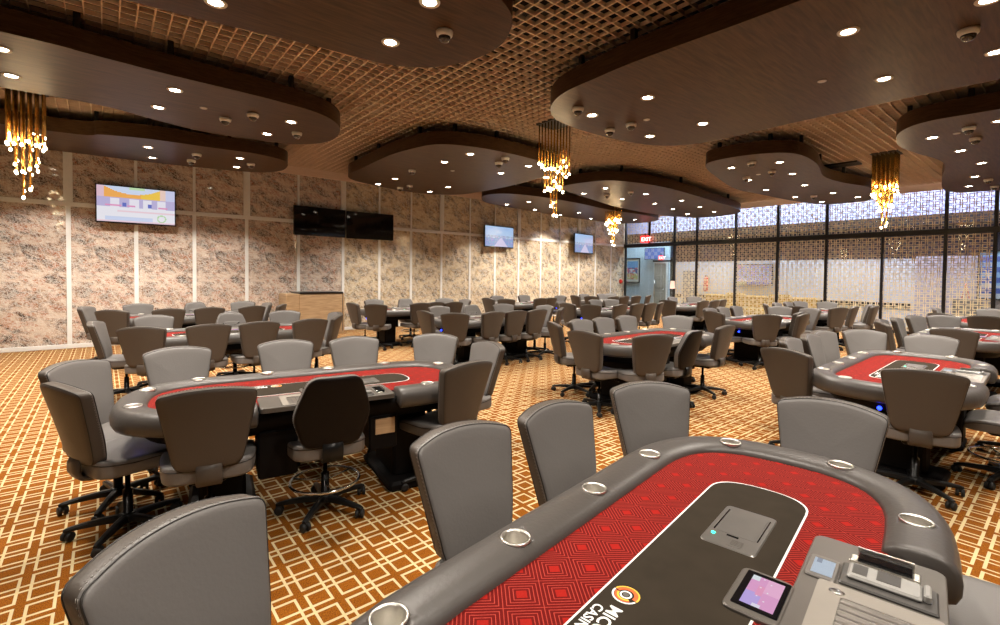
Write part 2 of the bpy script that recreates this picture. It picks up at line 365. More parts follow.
def seat_y(x): return 0
def make_chair(near=True, dealer=False):
    root = empty('swivel_chair')
    lm = M['leather']
    # --- backrest
    if dealer:
        poly = [(-.17, .51), (.17, .51), (.235, .70), (.21, .80), (.15, .965), (-.15, .965), (-.21, .80), (-.235, .70)]
        ol = round_poly(poly, [.05, .05, .048, .045, .06, .06, .045, .048], 4)
    else:
        poly = [(-.162, .50), (.162, .50), (.200, .70), (.240, .938), (.12, .966), (0, .974), (-.12, .966), (-.240, .938), (-.200, .70)]
        ol = round_poly(poly, [.06, .06, .09, .030, .05, .05, .05, .030, .09], 4)
    ol = densify(ol, .03)
    def back(x, z, t):
        lean = -.215-.105*(z-.5)/.47-.02*((z-.5)/.47)**2
        wrap = .035*(x/.23)**2
        th = .040 if t < 0 else .040+.016*math.exp(-((z-.66)/.11)**2)*max(0, 1-(x/.24)**2)
        return (x, lean+wrap+t*th, z)
    b = pad(ol, (0, .74), PROF, back).build('backrest', lm, root)
    b.data.materials.append(M['darkback'] if dealer else M['shaded_sideleather'])
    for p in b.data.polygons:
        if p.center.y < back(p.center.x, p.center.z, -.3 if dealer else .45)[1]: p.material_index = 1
    def rimtube(t, r, sc_=1.0):
        mb = MB(); mb.tube([back(x*sc_, .74+(z-.74)*sc_, t) for x, z in ol], r, 5, closed=True); return mb
    pp = rimtube(-.74, .0026, .991); pf = rimtube(.74, .0026, .991)
    o = len(pp.v); pp.add(pf.v, pf.f)
    pp.build('piping', M['seam'], b)
    if near:
        st = MB()
        for t in (.42, .58):
            pts = [Vector(back(x*1.004, .74+(z-.74)*1.004, t)) for x, z in densify(ol, .0065)]
            for i in range(0, len(pts)-1, 2):
                st.tube([pts[i], pts[i]+(pts[i+1]-pts[i])*.75], .0007, 4)
        st.build('stitching', M['stitch'], b)
    if dealer:
        ins = densify(round_poly([(-.10, .70), (.10, .70), (.13, .80), (.09, .84), (-.09, .84), (-.13, .80)], [.04]*6, 4), .02)
        mb = pad(ins, (0, .77), [(.5, -.5), (1, -.5), (1, .6), (.9, .95), (.5, 1)], lambda x, z, t: (x, back(x, z, .95)[1]+.004*t+.004, z))
        mb.build('lumbar_pad', lm, b)
    # --- seat
    sp = [(-.215, -.225), (.215, -.225), (.255, .05), (.240, .25), (-.240, .25), (-.255, .05)]
    so = densify(round_poly(sp, [.09, .09, .12, .08, .08, .12], 5), .03)
    def seat(x, y, t):
        z = .462+t*.042
        if t > 0: z += .012*((x/.23)**2)+.018*max(0, -y-.08)/.13 - .035*max(0, (y-.10)/.15)**2
        return (x, y, z)
    s = pad(so, (0, .02), PROF, seat).build('seat', lm, root)
    mb = MB(); mb.tube([seat(x*1.0, y, .35) for x, y in so], .0032, 5, closed=True); mb.build('piping', M['seam'], s)
    # --- leather covered back bracket rising from under the seat
    mb = MB(); path = [(.0, .405), (-.12, .405), (-.20, .408), (-.245, .42), (-.262, .455), (-.262, .50), (-.245, .54)]
    rs = []
    for i, (y, z) in enumerate(path):
        a = path[max(i-1, 0)]; c = path[min(i+1, len(path)-1)]
        d = Vector((c[0]-a[0], c[1]-a[1])).normalized(); n = Vector((-d.y, d.x))*.011
        w = .060
        rs.append([(-w, y-n.x, z-n.y), (w, y-n.x, z-n.y), (w+.004, y, z), (w, y+n.x, z+n.y), (-w, y+n.x, z+n.y), (-w-.004, y, z)])
    mb.loft(rs); mb.build('back_bracket', M['shaded_sideleather'] if not dealer else M['plastic'], root)
    # --- mechanism, column, base
    mb = MB(); mb.cbox(-.09, .09, -.13, .11, .372, .418, .012)
    mb.tube([(.06, .03, .395), (.17, .05, .385), (.235, .055, .375)], [.006, .006, .009], 6)
    if near: mb.build('tilt_mechanism', M['plastic'], root)
    cm = MB(); cm.lathe([(.014, .37), (.014, .26), (.026, .255), (.028, .09), (.034, .085), (.036, .07)], 14); cm.build('gas_column', M['gas'], root)
    bm_ = MB(); bm_.lathe([(.028, .115), (.045, .11), (.05, .075), (.042, .06)], 14)
    if not near and dealer is False: pass
    wheels = []
    for k in range(5):
        a = 2*math.pi*k/5+.35; c, s_ = math.cos(a), math.sin(a)
        rs = []
        for r, w, z0, z1 in ((.035, .024, .066, .108), (.12, .021, .068, .104), (.22, .018, .064, .092), (.285, .017, .060, .080), (.305, .012, .060, .072)):
            px, py = -s_, c
            rs.append([(c*r+px*w, s_*r+py*w, z0), (c*r-px*w, s_*r-py*w, z0), (c*r-px*w, s_*r-py*w, z1-.008), (c*r-px*w*.5, s_*r-py*w*.5, z1), (c*r+px*w*.5, s_*r+py*w*.5, z1), (c*r+px*w, s_*r+py*w, z1-.008)])
        if near:
            lb = MB(); lb.loft(rs, smooth=False); wheels.append(('base_leg', lb))
        else: bm_.loft(rs, smooth=False)
        wx, wy = c*.285, s_*.285; tw = a+1.1+k
        Mx = Matrix.Translation((wx, wy, .028)) @ Matrix.Rotation(tw, 4, 'Z') @ Matrix.Rotation(math.pi/2, 4, 'X')
        wb = MB() if near else bm_
        for zz in (-.026, .006):
            wb.lathe([(.010, zz), (.024, zz), (.028, zz+.004), (.028, zz+.016), (.024, zz+.020), (.010, zz+.020)], 12, M=Mx)
        wb.lathe([(.006, 0), (.006, .03)], 8, c=(0, 0, 0), M=Matrix.Translation((wx, wy, .035)))
        wb.cbox(-.012, .012, -.020, .020, .03, .056, .004, M=Matrix.Translation((wx, wy, 0)) @ Matrix.Rotation(tw, 4, 'Z'))
        if near: wheels.append(('caster', wb))
    base = bm_.build('star_base', M['plastic'], root)
    for nme, w in wheels: w.build(nme, M['plastic'] if nme == 'base_leg' else M['rubber'], base)
    if dealer:
        fr = MB(); fr.tube([(.22*math.cos(t*math.pi/12), .22*math.sin(t*math.pi/12), .205) for t in range(24)], .010, 8, closed=True)
        for k in range(3):
            a = k*2.094+.5; fr.tube([(.02*math.cos(a), .02*math.sin(a), .20), (.12*math.cos(a), .12*math.sin(a), .20), (.215*math.cos(a), .215*math.sin(a), .205)], .007, 6)
        fr.build('foot_ring', M['chrome'], root)
    return root

# ------------------------------------------------------------------ poker table
HL, HW = 1.20, .555
def outline(off=0., n=22, ex=2.5):
    """closed table outline, counter-clockwise in (u, v); off > 0 moves inward"""
    pts = []; su = .60; a = HL-su-off; b = HW-off
    def q(t):
        c, s = math.cos(t), math.sin(t)
        return (abs(c)**(2/ex)*(1 if c >= 0 else -1), abs(s)**(2/ex)*(1 if s >= 0 else -1))
    for i in range(n+1):
        t = -math.pi/2+math.pi*i/n; x, y = q(t); pts.append((su+a*x, b*y))
    for k in range(1, 12): pts.append((su-2*su*k/12, b))
    for i in range(n+1):
        t = math.pi/2+math.pi*i/n; x, y = q(t); pts.append((-su+a*x, b*y))
    for k in range(1, 12): pts.append((-su+2*su*k/12, -b))
    return pts
def flat(mb, pts, z, mat=0): mb.add([(x, y, z) for x, y in pts], [list(range(len(pts)))], mat, False)
def resample(pts, step):
    out = [Vector(pts[0])]; acc = 0
    for i in range(1, len(pts)):
        a, b = Vector(pts[i-1]), Vector(pts[i]); L = (b-a).length
        if L < 1e-6: continue
        d = step-acc
        while d <= L: out.append(a+(b-a)*(d/L)); d += step
        acc = (acc+L) % step
    return out
CUPS = [(.77, -.452), (.31, -.452), (-.15, -.452), (-.63, -.450), (-1.05, -.23), (-1.075, .205), (-.67, .455), (1.05, -.23), (1.075, .205), (.67, .455)]
CUT = .45
def cut_holes(o, cutter):
    md = o.modifiers.new('b', 'BOOLEAN'); md.operation = 'DIFFERENCE'; md.object = cutter; md.solver = 'EXACT'
    dg = bpy.context.evaluated_depsgraph_get(); dg.update()
    me = bpy.data.meshes.new_from_object(o.evaluated_get(dg)); o.modifiers.clear()
    old = o.data; me.name = old.name; o.data = me
    bpy.data.objects.remove(cutter)
def txt(name, body, size, mat, parent, Mx, bold=.012, z=0.):
    cu = bpy.data.curves.new(name, 'FONT'); cu.body = body; cu.size = size; cu.offset = size*bold; cu.space_character = 1.02
    cu.resolution_u = 3
    tmp = bpy.data.objects.new('t', cu); COL.objects.link(tmp)
    dg = bpy.context.evaluated_depsgraph_get(); dg.update()
    me = bpy.data.meshes.new_from_object(tmp.evaluated_get(dg)); bpy.data.objects.remove(tmp)
    me.transform(Mx); me.materials.clear(); me.materials.append(mat)
    o = bpy.data.objects.new(name, me); COL.objects.link(o)
    if parent: o.parent = parent
    return o
def rrect(x0, x1, y0, y1, r, n=4): return round_poly([(x0, y0), (x1, y0), (x1, y1), (x0, y1)], [r]*4 if not isinstance(r, list) else r, n)
def slab(mb, pts, z0, z1, c=.003, mat=0):
    cx = sum(p[0] for p in pts)/len(pts); cy = sum(p[1] for p in pts)/len(pts)
    def sh(d): return [(x-d*(1 if x > cx else -1), y-d*(1 if y > cy else -1)) for x, y in pts]
    mb.loft([[(x, y, z0) for x, y in pts], [(x, y, z1-c) for x, y in pts], [(x, y, z1) for x, y in sh(c)]], mat=mat, smooth=False)

def make_table(full=True):
    root = empty('poker_table')
    ol = outline()
    # C-shaped padded rail: runs from the dealer cut at +u round to the cut at -u
    ix = [i for i, p in enumerate(ol) if not (abs(p[0]) < CUT and p[1] > 0)]
    # order so the gap is at the seam
    start = max(i for i in range(len(ol)) if abs(ol[i][0]) < CUT and ol[i][1] > 0)+1
    path = [ol[(start+k) % len(ol)] for k in range(len(ol))]
    path = [p for p in path if not (abs(p[0]) < CUT and p[1] > 0)]
    path = [(-CUT, HW)]+path+[(CUT, HW)]
    P = resample(path, .03); 
    if (P[-1]-Vector(path[-1])).length > .005: P.append(Vector(path[-1]))
    sec = [(.03, .665), (.008, .675), (-.004, .700), (-.006, .735), (.002, .765), (.016, .785), (.040, .797), (.075, .802), (.115, .800), (.150, .793), (.170, .781), (.178, .766), (.176, .750), (.14, .700)]
    rs = []
    for i, p in enumerate(P):
        d = (P[min(i+1, len(P)-1)]-P[max(i-1, 0)]).normalized(); n = Vector((-d.y, d.x))   # inward for ccw path
        rs.append([(p.x+n.x*o, p.y+n.y*o, z) for o, z in sec])
    # soft rounded ends
    def shr(ring, k, push):
        cx = sum(q[0] for q in ring)/len(ring); cy = sum(q[1] for q in ring)/len(ring); cz = sum(q[2] for q in ring)/len(ring)
        return [(cx+(q[0]-cx)*k+push, cy+(q[1]-cy)*k, cz+(q[2]-cz)*k) for q in ring]
    rs = [shr(rs[0], .82, .012), shr(rs[0], .95, .007)]+rs+[shr(rs[-1], .95, -.007), shr(rs[-1], .82, -.012)]
    mb = MB(); mb.loft(rs); rail = mb.build('rail', M['rail'], root)
    if full:
        cb = MB()
        for x, y in CUPS: cb.lathe([(.041, -.075), (.041, .05)], 24, c=(x, y, .79))
        cut_holes(rail, cb.build('cutter', M['rail']))
        for p in rail.data.polygons: p.use_smooth = True
    for x, y in CUPS:
        cu = MB()
        cu.lathe([(.0405, .0), (.0435, .004), (.047, .013), (.0455, .017), (.0415, .016), (.0385, .010), (.0385, -.055), (.036, -.060), (.001, -.061)], 26, c=(x, y, .788), cap=False)
        cu.build('cup_holder', M['steel'], root)
    fb = MB(); flat(fb, outline(.160), .765); fb.build('playing_surface', M['felt'], root)
    # brown-black inlay with white edge line
    def field(d):
        pts = []
        U, V0, V1 = .672-d, -.135+d, .187-d; c = (V0+V1)/2; h = (V1-V0)/2
        for i in range(17):
            t = -math.pi/2+math.pi*i/16; s_ = math.sin(t); co = math.cos(t)
            pts.append((U-.13+.13*abs(co)**.8, c+h*abs(s_)**.8*(1 if s_ > 0 else -1)))
        for i in range(17):
            t = math.pi/2+math.pi*i/16; s_ = math.sin(t); co = math.cos(t)
            pts.append((-U+.13-.13*abs(co)**.8, c+h*abs(s_)**.8*(1 if s_ > 0 else -1)))
        return pts
    ib = MB(); flat(ib, field(-.006), .7660, 1); flat(ib, field(0), .7668, 0)
    inl = ib.build('racetrack_inlay', [M['inlay'], M['white']], root)
    # lettering and round emblem, read by the players opposite the dealer
    if full:
        txt('lettering', 'MICCOSUKEE', .046, M['white'], inl, Matrix.Translation((.335, -.089, .7676)), .022)
        txt('lettering', 'CASINO', .036, M['white'], inl, Matrix.Translation((.355, -.122, .7676)), .022)
        em = MB(); cx, cy = .277, -.080
        def arc(r0, r1, a0, a1, z, mat):
            n = 16; v = []
            for i in range(n+1):
                a = R(a0+55+(a1-a0)*i/n); v += [(cx+r0*math.cos(a), cy+r0*math.sin(a), z), (cx+r1*math.cos(a), cy+r1*math.sin(a), z)]
            em.add(v, [(2*i, 2*i+1, 2*i+3, 2*i+2) for i in range(n)], mat, False)
        arc(.032, .036, 20, 200, .7678, 2); arc(.021, .032, 20, 200, .7678, 1)
        arc(.031, .036, 205, 375, .7678, 0); arc(.023, .029, 210, 350, .7678, 1); arc(.018, .023, 210, 350, .7678, 2)
        arc(.011, .016, 0, 360, .7680, 0); arc(0, .008, 0, 360, .7680, 3)
        em.build('emblem', [M['white'], M['orange'], M['yellow'], M['grey']], inl)
    # card shuffler plate in the inlay
    sb = MB(); slab(sb, rrect(-.43, -.132, -.036, .126, .018), .764, .770); sh = sb.build('card_shuffler', M['grey'], root)
    if full:
        sb = MB(); slab(sb, rrect(-.395, -.22, -.012, .105, .006), .7695, .7712, .0008); sb.build('shuffler_lid', M['grey'], sh)
        sb = MB(); sb.box(-.395, -.225, -.0205, -.0165, .7695, .7712); sb.box(-.395, -.225, .109, .1125, .7695, .7708)
        sb.cbox(-.214, -.205, .025, .060, .7695, .7718, .0006); sb.build('shuffler_slot', M['black'], sh)
        sb = MB(); sb.lathe([(.006, 0), (.006, .002), (.003, .003)], 12, c=(-.195, -.012, .770)); sb.build('green_indicator', M['led_green'], sh)
        tb = MB()
        for k in range(4): tb.box(-.190+k*.009, -.186+k*.009, .048, .082, .770, .7706)
        for k in range(3): tb.box(-.190, -.160, .048+k*.015, .051+k*.015, .770, .7706)
        tb.tube([(-.152, .040, .7702), (-.146, .050, .7702), (-.147, .068, .7702), (-.153, .080, .7702)], .0012, 5); tb.build('etched_mark', M['panel'], sh)
    # dealer worktop
    wb = MB(); slab(wb, rrect(-.412, .425, .238, .548, .03), .742, .773)
    wt = wb.build('dealer_worktop', M['panel'], root)
    # rail-end blocks under the worktop
    # tablet
    tb = MB(); slab(tb, rrect(-.058, .152, .116, .245, .022), .764, .776); tp = tb.build('tablet_bezel', M['panel'], root)
    tb = MB(); slab(tb, rrect(-.043, .130, .132, .238, .004), .7755, .779, .001); tb.build('tablet', M['black'], tp)
    if full:
        def scr(u, v):
            c = (.80, .38, .66)
            if u > .55 and v < .5: c = (.55, .42, .85)
            if u < .5 and v > .5: c = (.88, .48, .72)
            if .3 < u < .62 and .28 < v < .5: c = (.86, .36, .58)
            if u < .16 and v < .25 : c = (.80, .86, .90)
            if abs(v-.62) < .03 and abs((u*10) % 3-1.5) < .3: c = (.95, .85, .95)
            if abs(v-.38) < .03 and abs((u*10) % 3-.5) < .3: c = (.95, .85, .95)
            if u > .9 and v > .35 and v < .6: c = (.85, .8, .95)
            return c
        picture('tablet_screen', M['screen'], scr, 30, 20, (-.026, .150, .7796), (.143, 0, 0), (0, .076, 0), tp)
    # small display
    db = MB(); slab(db, rrect(-.262, -.135, .248, .322, .014), .772, .780); dp = db.build('small_display', M['grey'], root)
    if full: picture('display_glass', M['lcd'], lambda u, v: (.62, .72, .84) if not (u < .3 and .1 < v < .35) else (.35, .4, .5), 10, 8, (-.242, .262, .7806), (.090, 0, 0), (0, .05, 0), dp)
    # card reader block (black base, clear-and-white head, grey label) and the drop slot
    cb = MB(); cb.cbox(-.272, -.152, .326, .530, .771, .781, .004); cr = cb.build('card_reader', M['darkgrey'], root)
    cb = MB(); cb.cbox(-.262, -.180, .342, .498, .780, .793, .005); cb.cbox(-.252, -.188, .500, .516, .780, .802, .004)
    cb.build('reader_head', M['plate'], cr)
    if full:
        cb = MB(); cb.box(-.256, -.200, .405, .455, .793, .7942); cb.box(-.252, -.198, .352, .385, .793, .7938); cb.build('reader_label', M['darkgrey'], cr)
    cb = MB(); cb.cbox(-.355, -.302, .357, .477, .771, .788, .002, 0); cb.box(-.362, -.356, .353, .481, .771, .796, 1); cb.box(-.301, -.296, .337, .493, .771, .779, 1)
    cb.cbox(-.340, -.306, .340, .356, .771, .779, .002, 1); cb.cbox(-.340, -.306, .478, .494, .771, .779, .002, 1); cb.build('drop_slot', [M['black'], M['steel']], root)
    # chip tray: cream frame, recessed well with channels, oval button
    fr = MB(); o0 = rrect(-.135, .30, .285, .540, .012); i0 = rrect(-.078, .262, .340, .520, .010)
    def ringf(a, b, za, zb, mat=0):
        n = len(a); fr.add([(x, y, za) for x, y in a]+[(x, y, zb) for x, y in b], [(i, (i+1) % n, n+(i+1) % n, n+i) for i in range(n)], mat, False)
    ringf(o0, o0, .772, .778); ringf(o0, i0, .778, .778); ringf(i0, i0, .778, .7735)
    fr.build('chip_tray', M['panel_light'], root)
    wl = MB(); n = 12
    for k in range(n):
        x0 = -.078+.34*k/n; x1 = -.078+.34*(k+1)/n; xm = (x0+x1)/2
        vs = []
        for a in range(7):
            t = math.pi*a/6; vs += [(xm-math.cos(t)*(x1-x0)*.47, .340, .7768-.0028*math.sin(t)), (xm-math.cos(t)*(x1-x0)*.47, .520, .7768-.0028*math.sin(t))]
        wl.add(vs, [(2*i, 2*i+1, 2*i+3, 2*i+2) for i in range(6)])
    wl.box(-.078, .262, .340, .520, .7732, .7738)
    wl.build('tray_channels', M['channel'], root)
    bt = MB(); bt.lathe([(.012, 0), (.012, .002), (.009, .003), (.008, .0015)], 18, M=Matrix.Translation((-.095, .330, .778)) @ Matrix.Scale(1.5, 4, (0, 1, 0))); bt.build('oval_button', M['chrome'], root)
    # body: apron, cabinet, two pedestals with feet
    ab = MB(); o1 = outline(.09, 14); o2 = outline(.17, 14)
    ab.loft([[(x, y, .735) for x, y in o1], [(x, y, .66) for x, y in o1], [(x, y, .575) for x, y in o2]], cap=True); ab.build('apron', M['apron'], root)
    for cb_ in ((.20, .43, .10, .42, .30, .60), (-.46, -.26, .12, .42, .36, .60)):
        cab = MB(); cab.cbox(*cb_, .01); cab.build('dealer_cabinet', M['apron'], root)
    if full:
        dc = MB(); dc.cbox(-.44, -.30, .421, .428, .47, .58, .003); dc.lathe([(.004, .0), (.004, .004)], 8, M=Matrix.Translation((-.37, .429, .545)) @ Matrix.Rotation(R(90), 4, 'X')); dc.build('drop_box_door', M['oak'], root)
    for c in kids(root):
        if c.name.split('.')[0] in ('racetrack_inlay', 'card_shuffler', 'dealer_worktop', 'tablet_bezel', 'small_display', 'card_reader', 'drop_slot', 'chip_tray', 'tray_channels', 'oval_button'): c.location.y = -.025
    for sx in (-1, 1):
        pb = MB(); x0 = sx*.62
        pb.cbox(x0-.13, x0+.13, -.24, .24, .06, .58, .02); pb.cbox(x0-.20, x0+.20, -.36, .36, .0, .07, .02)
        pb.build('pedestal', M['apron'], root)
        lb = MB(); lb.lathe([(.016, 0), (.015, .006), (.002, .010)], 12, M=Matrix.Translation((sx*1.075, 0, .605)) @ Matrix.Rotation(sx*math.pi/2, 4, 'Y')); lb.build('blue_light', M['led_blue'], root)
    lb = MB(); lb.lathe([(.010, 0), (.009, .006), (.002, .008)], 12, M=Matrix.Translation((.80, -.445, .635)) @ Matrix.Rotation(math.pi/2, 4, 'X')); lb.build('blue_light', M['led_blue'], root)
    return root
# ------------------------------------------------------------------ tables and chairs placed
TABLES = {1: (-.673, 1.334, 8.8, 1), 2: (-3.57, 1.22, -9, 1), 3: (-7.45, 1.35, 0, -1), 4: (-10.5, 1.2, 2, -1),
 12: (-1.0, 5.67, 2, 1), 7: (-3.68, 5.65, 2, 1), 6: (-7.15, 5.65, 0, -1), 5: (-9.9, 5.5, -2, -1),
 13: (-1.05, 9.85, 0, 1), 9: (-3.95, 10.0, 0, 1), 8: (-7.3, 9.55, 0, -1), 11: (-10.2, 9.4, 0, -1),
 16: (-1.2, 13.5, 0, 1), 10: (-4.05, 13.4, 0, 1), 14: (-7.2, 13.1, 0, -1), 15: (-9.9, 12.9, 0, -1)}
TL = {1: 'red felt poker table nearest the camera, lettering and tablet in full view',
 2: 'poker table at left front, its black dealer chair has a foot ring',
 3: 'poker table directly behind the left front one',
 4: 'farthest left poker table, between another table and the stone wall',
 12: 'red felt poker table at right front, seen end on',
 7: 'poker table in mid room with open orange carpet in front of it',
 6: 'poker table in mid room left of centre, beyond the left front table end',
 5: 'poker table against the stone wall right of the oak cabinet',
 13: 'poker table cut by the right edge, behind the right front one',
 9: 'poker table right of centre in front of the wall screen glass',
 8: 'poker table at room centre in the third rank',
 11: 'poker table by the stone wall below the narrow screen',
 16: 'poker table at far right beside the fretwork glass',
 10: 'poker table just before the ochre seating behind the glass',
 14: 'far poker table in front of the lamp and the panelled door',
 15: 'farthest poker table in the corner by the glass entrance'}
TS = {1: 'the nearest table', 2: 'the left front table', 3: 'the left second table', 4: 'the farthest left table',
 12: 'the right front table', 7: 'the mid room table', 6: 'the centre left table', 5: 'the table by the oak cabinet',
 13: 'the right edge table', 9: 'the right centre table', 8: 'the centre rear table', 11: 'the table under narrow screen',
 16: 'the far right table', 10: 'the table before ochre seating', 14: 'the far table by the lamp', 15: 'the corner table by the entrance'}
CH=[(1,-1.62,1.13,2,"n","F",460),(1,-1.63,1.69,2,"n","F",553),(1,-1.61,2.47,-31,"n","R",649),(1,-0.80,2.88,-85,"n","R",831),(1,-1.44,0.13,31,"n","F",172),(2,-3.58,-0.19,112,"n","L",62),(2,-4.38,-0.17,48,"n","L",72),(2,-4.72,0.46,3,"n","F",177),(2,-4.67,1.29,-9,"n","F",286),(2,-4.54,1.89,-9,"n","F",354),(2,-4.29,2.68,-43,"n","R",436),(2,-3.48,2.76,-94,"n","R",490),(2,-2.78,2.02,-172,"n","N",470),(2,-2.98,0.43,171,"n","N",208),(2,-2.90,1.09,171,"d","N",335),(3,-7.68,-0.10,78,"n","L",94),(3,-6.68,0.31,156,"n","N",141),(3,-6.59,0.96,-180,"n","N",209),(3,-6.61,1.52,-180,"n","N",260),(3,-6.63,2.16,-175,"n","N",311),(3,-7.52,2.85,-90,"n","R",337),(3,-6.99,2.67,-123,"n","R",338),(3,-8.28,0.53,6,"n","F",154),(3,-8.29,1.49,0,"d","F",231),(3,-8.26,2.27,-14,"n","F",285),(4,-10.85,-0.26,68,"n","L",85),(4,-9.76,0.08,149,"n","N",111),(4,-11.31,0.49,2,"n","F",138),(4,-9.66,0.83,-178,"n","N",169),(4,-11.35,1.41,2,"d","F",195),(4,-9.67,1.42,-178,"n","N",210),(4,-11.27,2.27,-27,"n","F",244),(4,-9.71,2.11,-167,"n","N",253),(4,-10.57,2.58,-88,"n","R",268),(4,-10.01,2.71,-120,"n","R",282),(5,-9.78,4.02,95,"n","L",352),(5,-10.75,4.96,-2,"n","F",374),(5,-9.13,4.26,145,"n","L",376),(5,-10.72,5.78,-2,"d","F",405),(5,-9.07,5.28,178,"n","N",421),(5,-9.16,5.71,178,"n","N",436),(5,-10.46,6.79,-48,"n","R",445),(5,-9.08,6.15,178,"n","N",454),(5,-9.79,6.98,-92,"n","R",466),(6,-7.11,4.19,90,"n","L",424),(6,-7.99,5.04,0,"n","F",438),(6,-7.97,5.81,0,"d","F",471),(6,-6.43,4.37,140,"n","L",455),(6,-6.32,5.10,-180,"n","N",494),(6,-6.32,5.62,-180,"n","N",517),(6,-6.32,6.13,-180,"n","N",538),(6,-7.94,6.64,-19,"n","F",503),(6,-7.14,7.15,-90,"n","R",546),(6,-6.46,6.90,-141,"n","R",562),(7,-4.51,4.65,62,"n","F",553),(7,-4.57,5.26,2,"n","F",580),(7,-4.59,5.79,2,"n","F",602),(7,-4.61,6.39,0,"n","F",625),(7,-4.12,7.12,-65,"n","R",678),(7,-3.59,4.20,92,"n","L",584),(7,-2.93,4.60,154,"n","N",655),(7,-2.88,5.34,-178,"d","N",694),(7,-2.94,6.30,-178,"n","N",727),(12,-1.67,4.66,72,"n","F",784),(12,-1.95,5.56,2,"n","F",788),(12,-1.93,6.09,2,"n","F",808),(12,-1.97,6.63,-11,"n","F",821),(12,-1.70,7.23,-50,"n","R",863),(12,-1.06,7.20,-88,"n","R",931),(12,-0.68,4.40,105,"n","L",923),(11,-10.10,7.91,92,"n","L",488),(11,-11.02,8.97,0,"n","F",496),(11,-9.46,8.03,137,"n","L",507),(11,-11.04,10.06,0,"n","F",523),(11,-9.37,9.20,-180,"n","N",541),(11,-9.44,9.65,-180,"n","N",551),(11,-10.21,10.88,-90,"n","R",561),(8,-8.08,8.58,18,"n","F",560),(8,-7.40,8.08,88,"n","L",567),(8,-6.77,8.15,124,"n","L",590),(8,-8.12,9.91,0,"n","F",594),(8,-8.08,10.55,-20,"n","F",610),(8,-6.48,8.85,-180,"n","N",622),(8,-6.48,9.49,-180,"n","N",638),(8,-6.47,9.99,-180,"n","N",651),(8,-6.55,10.56,-158,"n","N",662),(15,-10.15,11.43,77,"n","L",574),(15,-10.73,12.53,0,"n","F",584),(15,-9.49,11.46,115,"n","L",592),(15,-10.73,13.46,0,"n","F",601),(15,-10.77,14.03,-26,"n","F",610),(15,-9.12,12.09,175,"n","N",614),(15,-9.08,12.58,-180,"n","N",625),(15,-9.07,13.20,-180,"n","N",637),(15,-9.09,13.90,-161,"n","N",649),(9,-4.79,9.45,0,"n","F",709),(9,-4.27,8.57,71,"n","L",713),(9,-4.80,10.02,0,"n","F",722),(9,-4.79,10.61,0,"n","F",735),(9,-3.38,8.70,131,"n","L",768),(9,-3.09,9.53,-180,"n","N",804),(9,-4.20,11.47,-77,"n","R",780),(9,-3.57,11.37,-115,"n","R",811),(9,-3.28,9.92,-180,"n","N",801),(14,-7.03,11.61,97,"n","L",668),(14,-8.03,13.50,0,"n","F",672),(14,-7.79,14.39,-48,"n","R",694),(14,-6.37,12.31,176,"n","N",704),(14,-6.37,12.96,-180,"n","N",716),(14,-6.40,13.42,-180,"n","N",723),(10,-4.85,12.33,25,"n","F",765),(10,-4.88,13.05,0,"n","F",776),(10,-4.88,13.76,0,"n","F",787),(10,-4.82,14.43,-23,"n","F",799),(10,-4.02,11.91,90,"n","L",797),(10,-4.32,14.95,-77,"n","R",827),(10,-3.32,12.31,152,"n","N",840),(10,-3.22,13.03,-180,"n","N",856),(10,-3.28,14.43,-158,"n","N",870),(10,-3.04,13.91,-180,"n","N",876),(13,-1.97,9.31,0,"n","F",881),(13,-1.84,8.71,29,"n","F",881),(13,-1.90,9.90,0,"n","F",896),(13,-1.83,10.82,-18,"n","F",914),(13,-1.54,11.41,-63,"n","R",943),(13,-1.02,8.37,90,"n","L",954),(16,-2.05,14.26,-1,"n","F",936),(16,-1.67,12.12,58,"n","L",940),(16,-1.06,11.97,94,"n","L",985),(16,-1.24,14.99,-90,"n","R",991),(1,0.20,2.30,-166,"n","N",1185),(12,0.03,6.40,-178,"n","N",1084),(12,-0.02,5.50,-178,"d","N",1073),]
t_full = make_table(True)
tt = tree_of(t_full); first = True
for k, (x, y, a, s) in TABLES.items():
    o = t_full if first else copy_tree(tt); first = False
    o.location = (x, y, 0); o.rotation_euler = (0, 0, R(a-90 if s > 0 else a+90))
    tag(o, TL[k], 'poker table', 'poker tables')
protos = {}
def chair_at(near, dealer):
    key = (near, dealer)
    if key not in protos:
        r = make_chair(near, dealer); protos[key] = tree_of(r); return r
    return copy_tree(protos[key])
ORD = ['first', 'second', 'third', 'fourth', 'fifth', 'sixth', 'seventh']
cnt = {}; tot = {}
for c in CH: tot[(c[0], c[5])] = tot.get((c[0], c[5]), 0)+1
rng = random.Random(3)
for (t, x, y, th, kind, side, px) in sorted(CH, key=lambda c: (c[0], c[5], c[6])):
    k = cnt.get((t, side), 0); cnt[(t, side)] = k+1
    o = chair_at(t in (1, 2, 3, 12, 7, 6), kind == 'd')
    f = R(th); off = .315
    o.location = (x+math.cos(f)*off, y+math.sin(f)*off, 0)
    o.rotation_euler = (0, 0, f-math.pi/2)
    where = {'N': 'near side', 'F': 'far side', 'L': 'left end', 'R': 'right end'}[side]
    o1 = '' if tot[(t, side)] == 1 else ORD[k]+' from left, '
    if kind == 'd': lab = 'taupe dealer chair with tapered back at '+TS[t]
    elif o1: lab = 'taupe chair, '+o1+where+' of '+TS[t]
    else: lab = 'taupe swivel chair alone at '+where+' of '+TS[t]
    tag(o, lab, 'chair', 'swivel chairs around the poker tables')

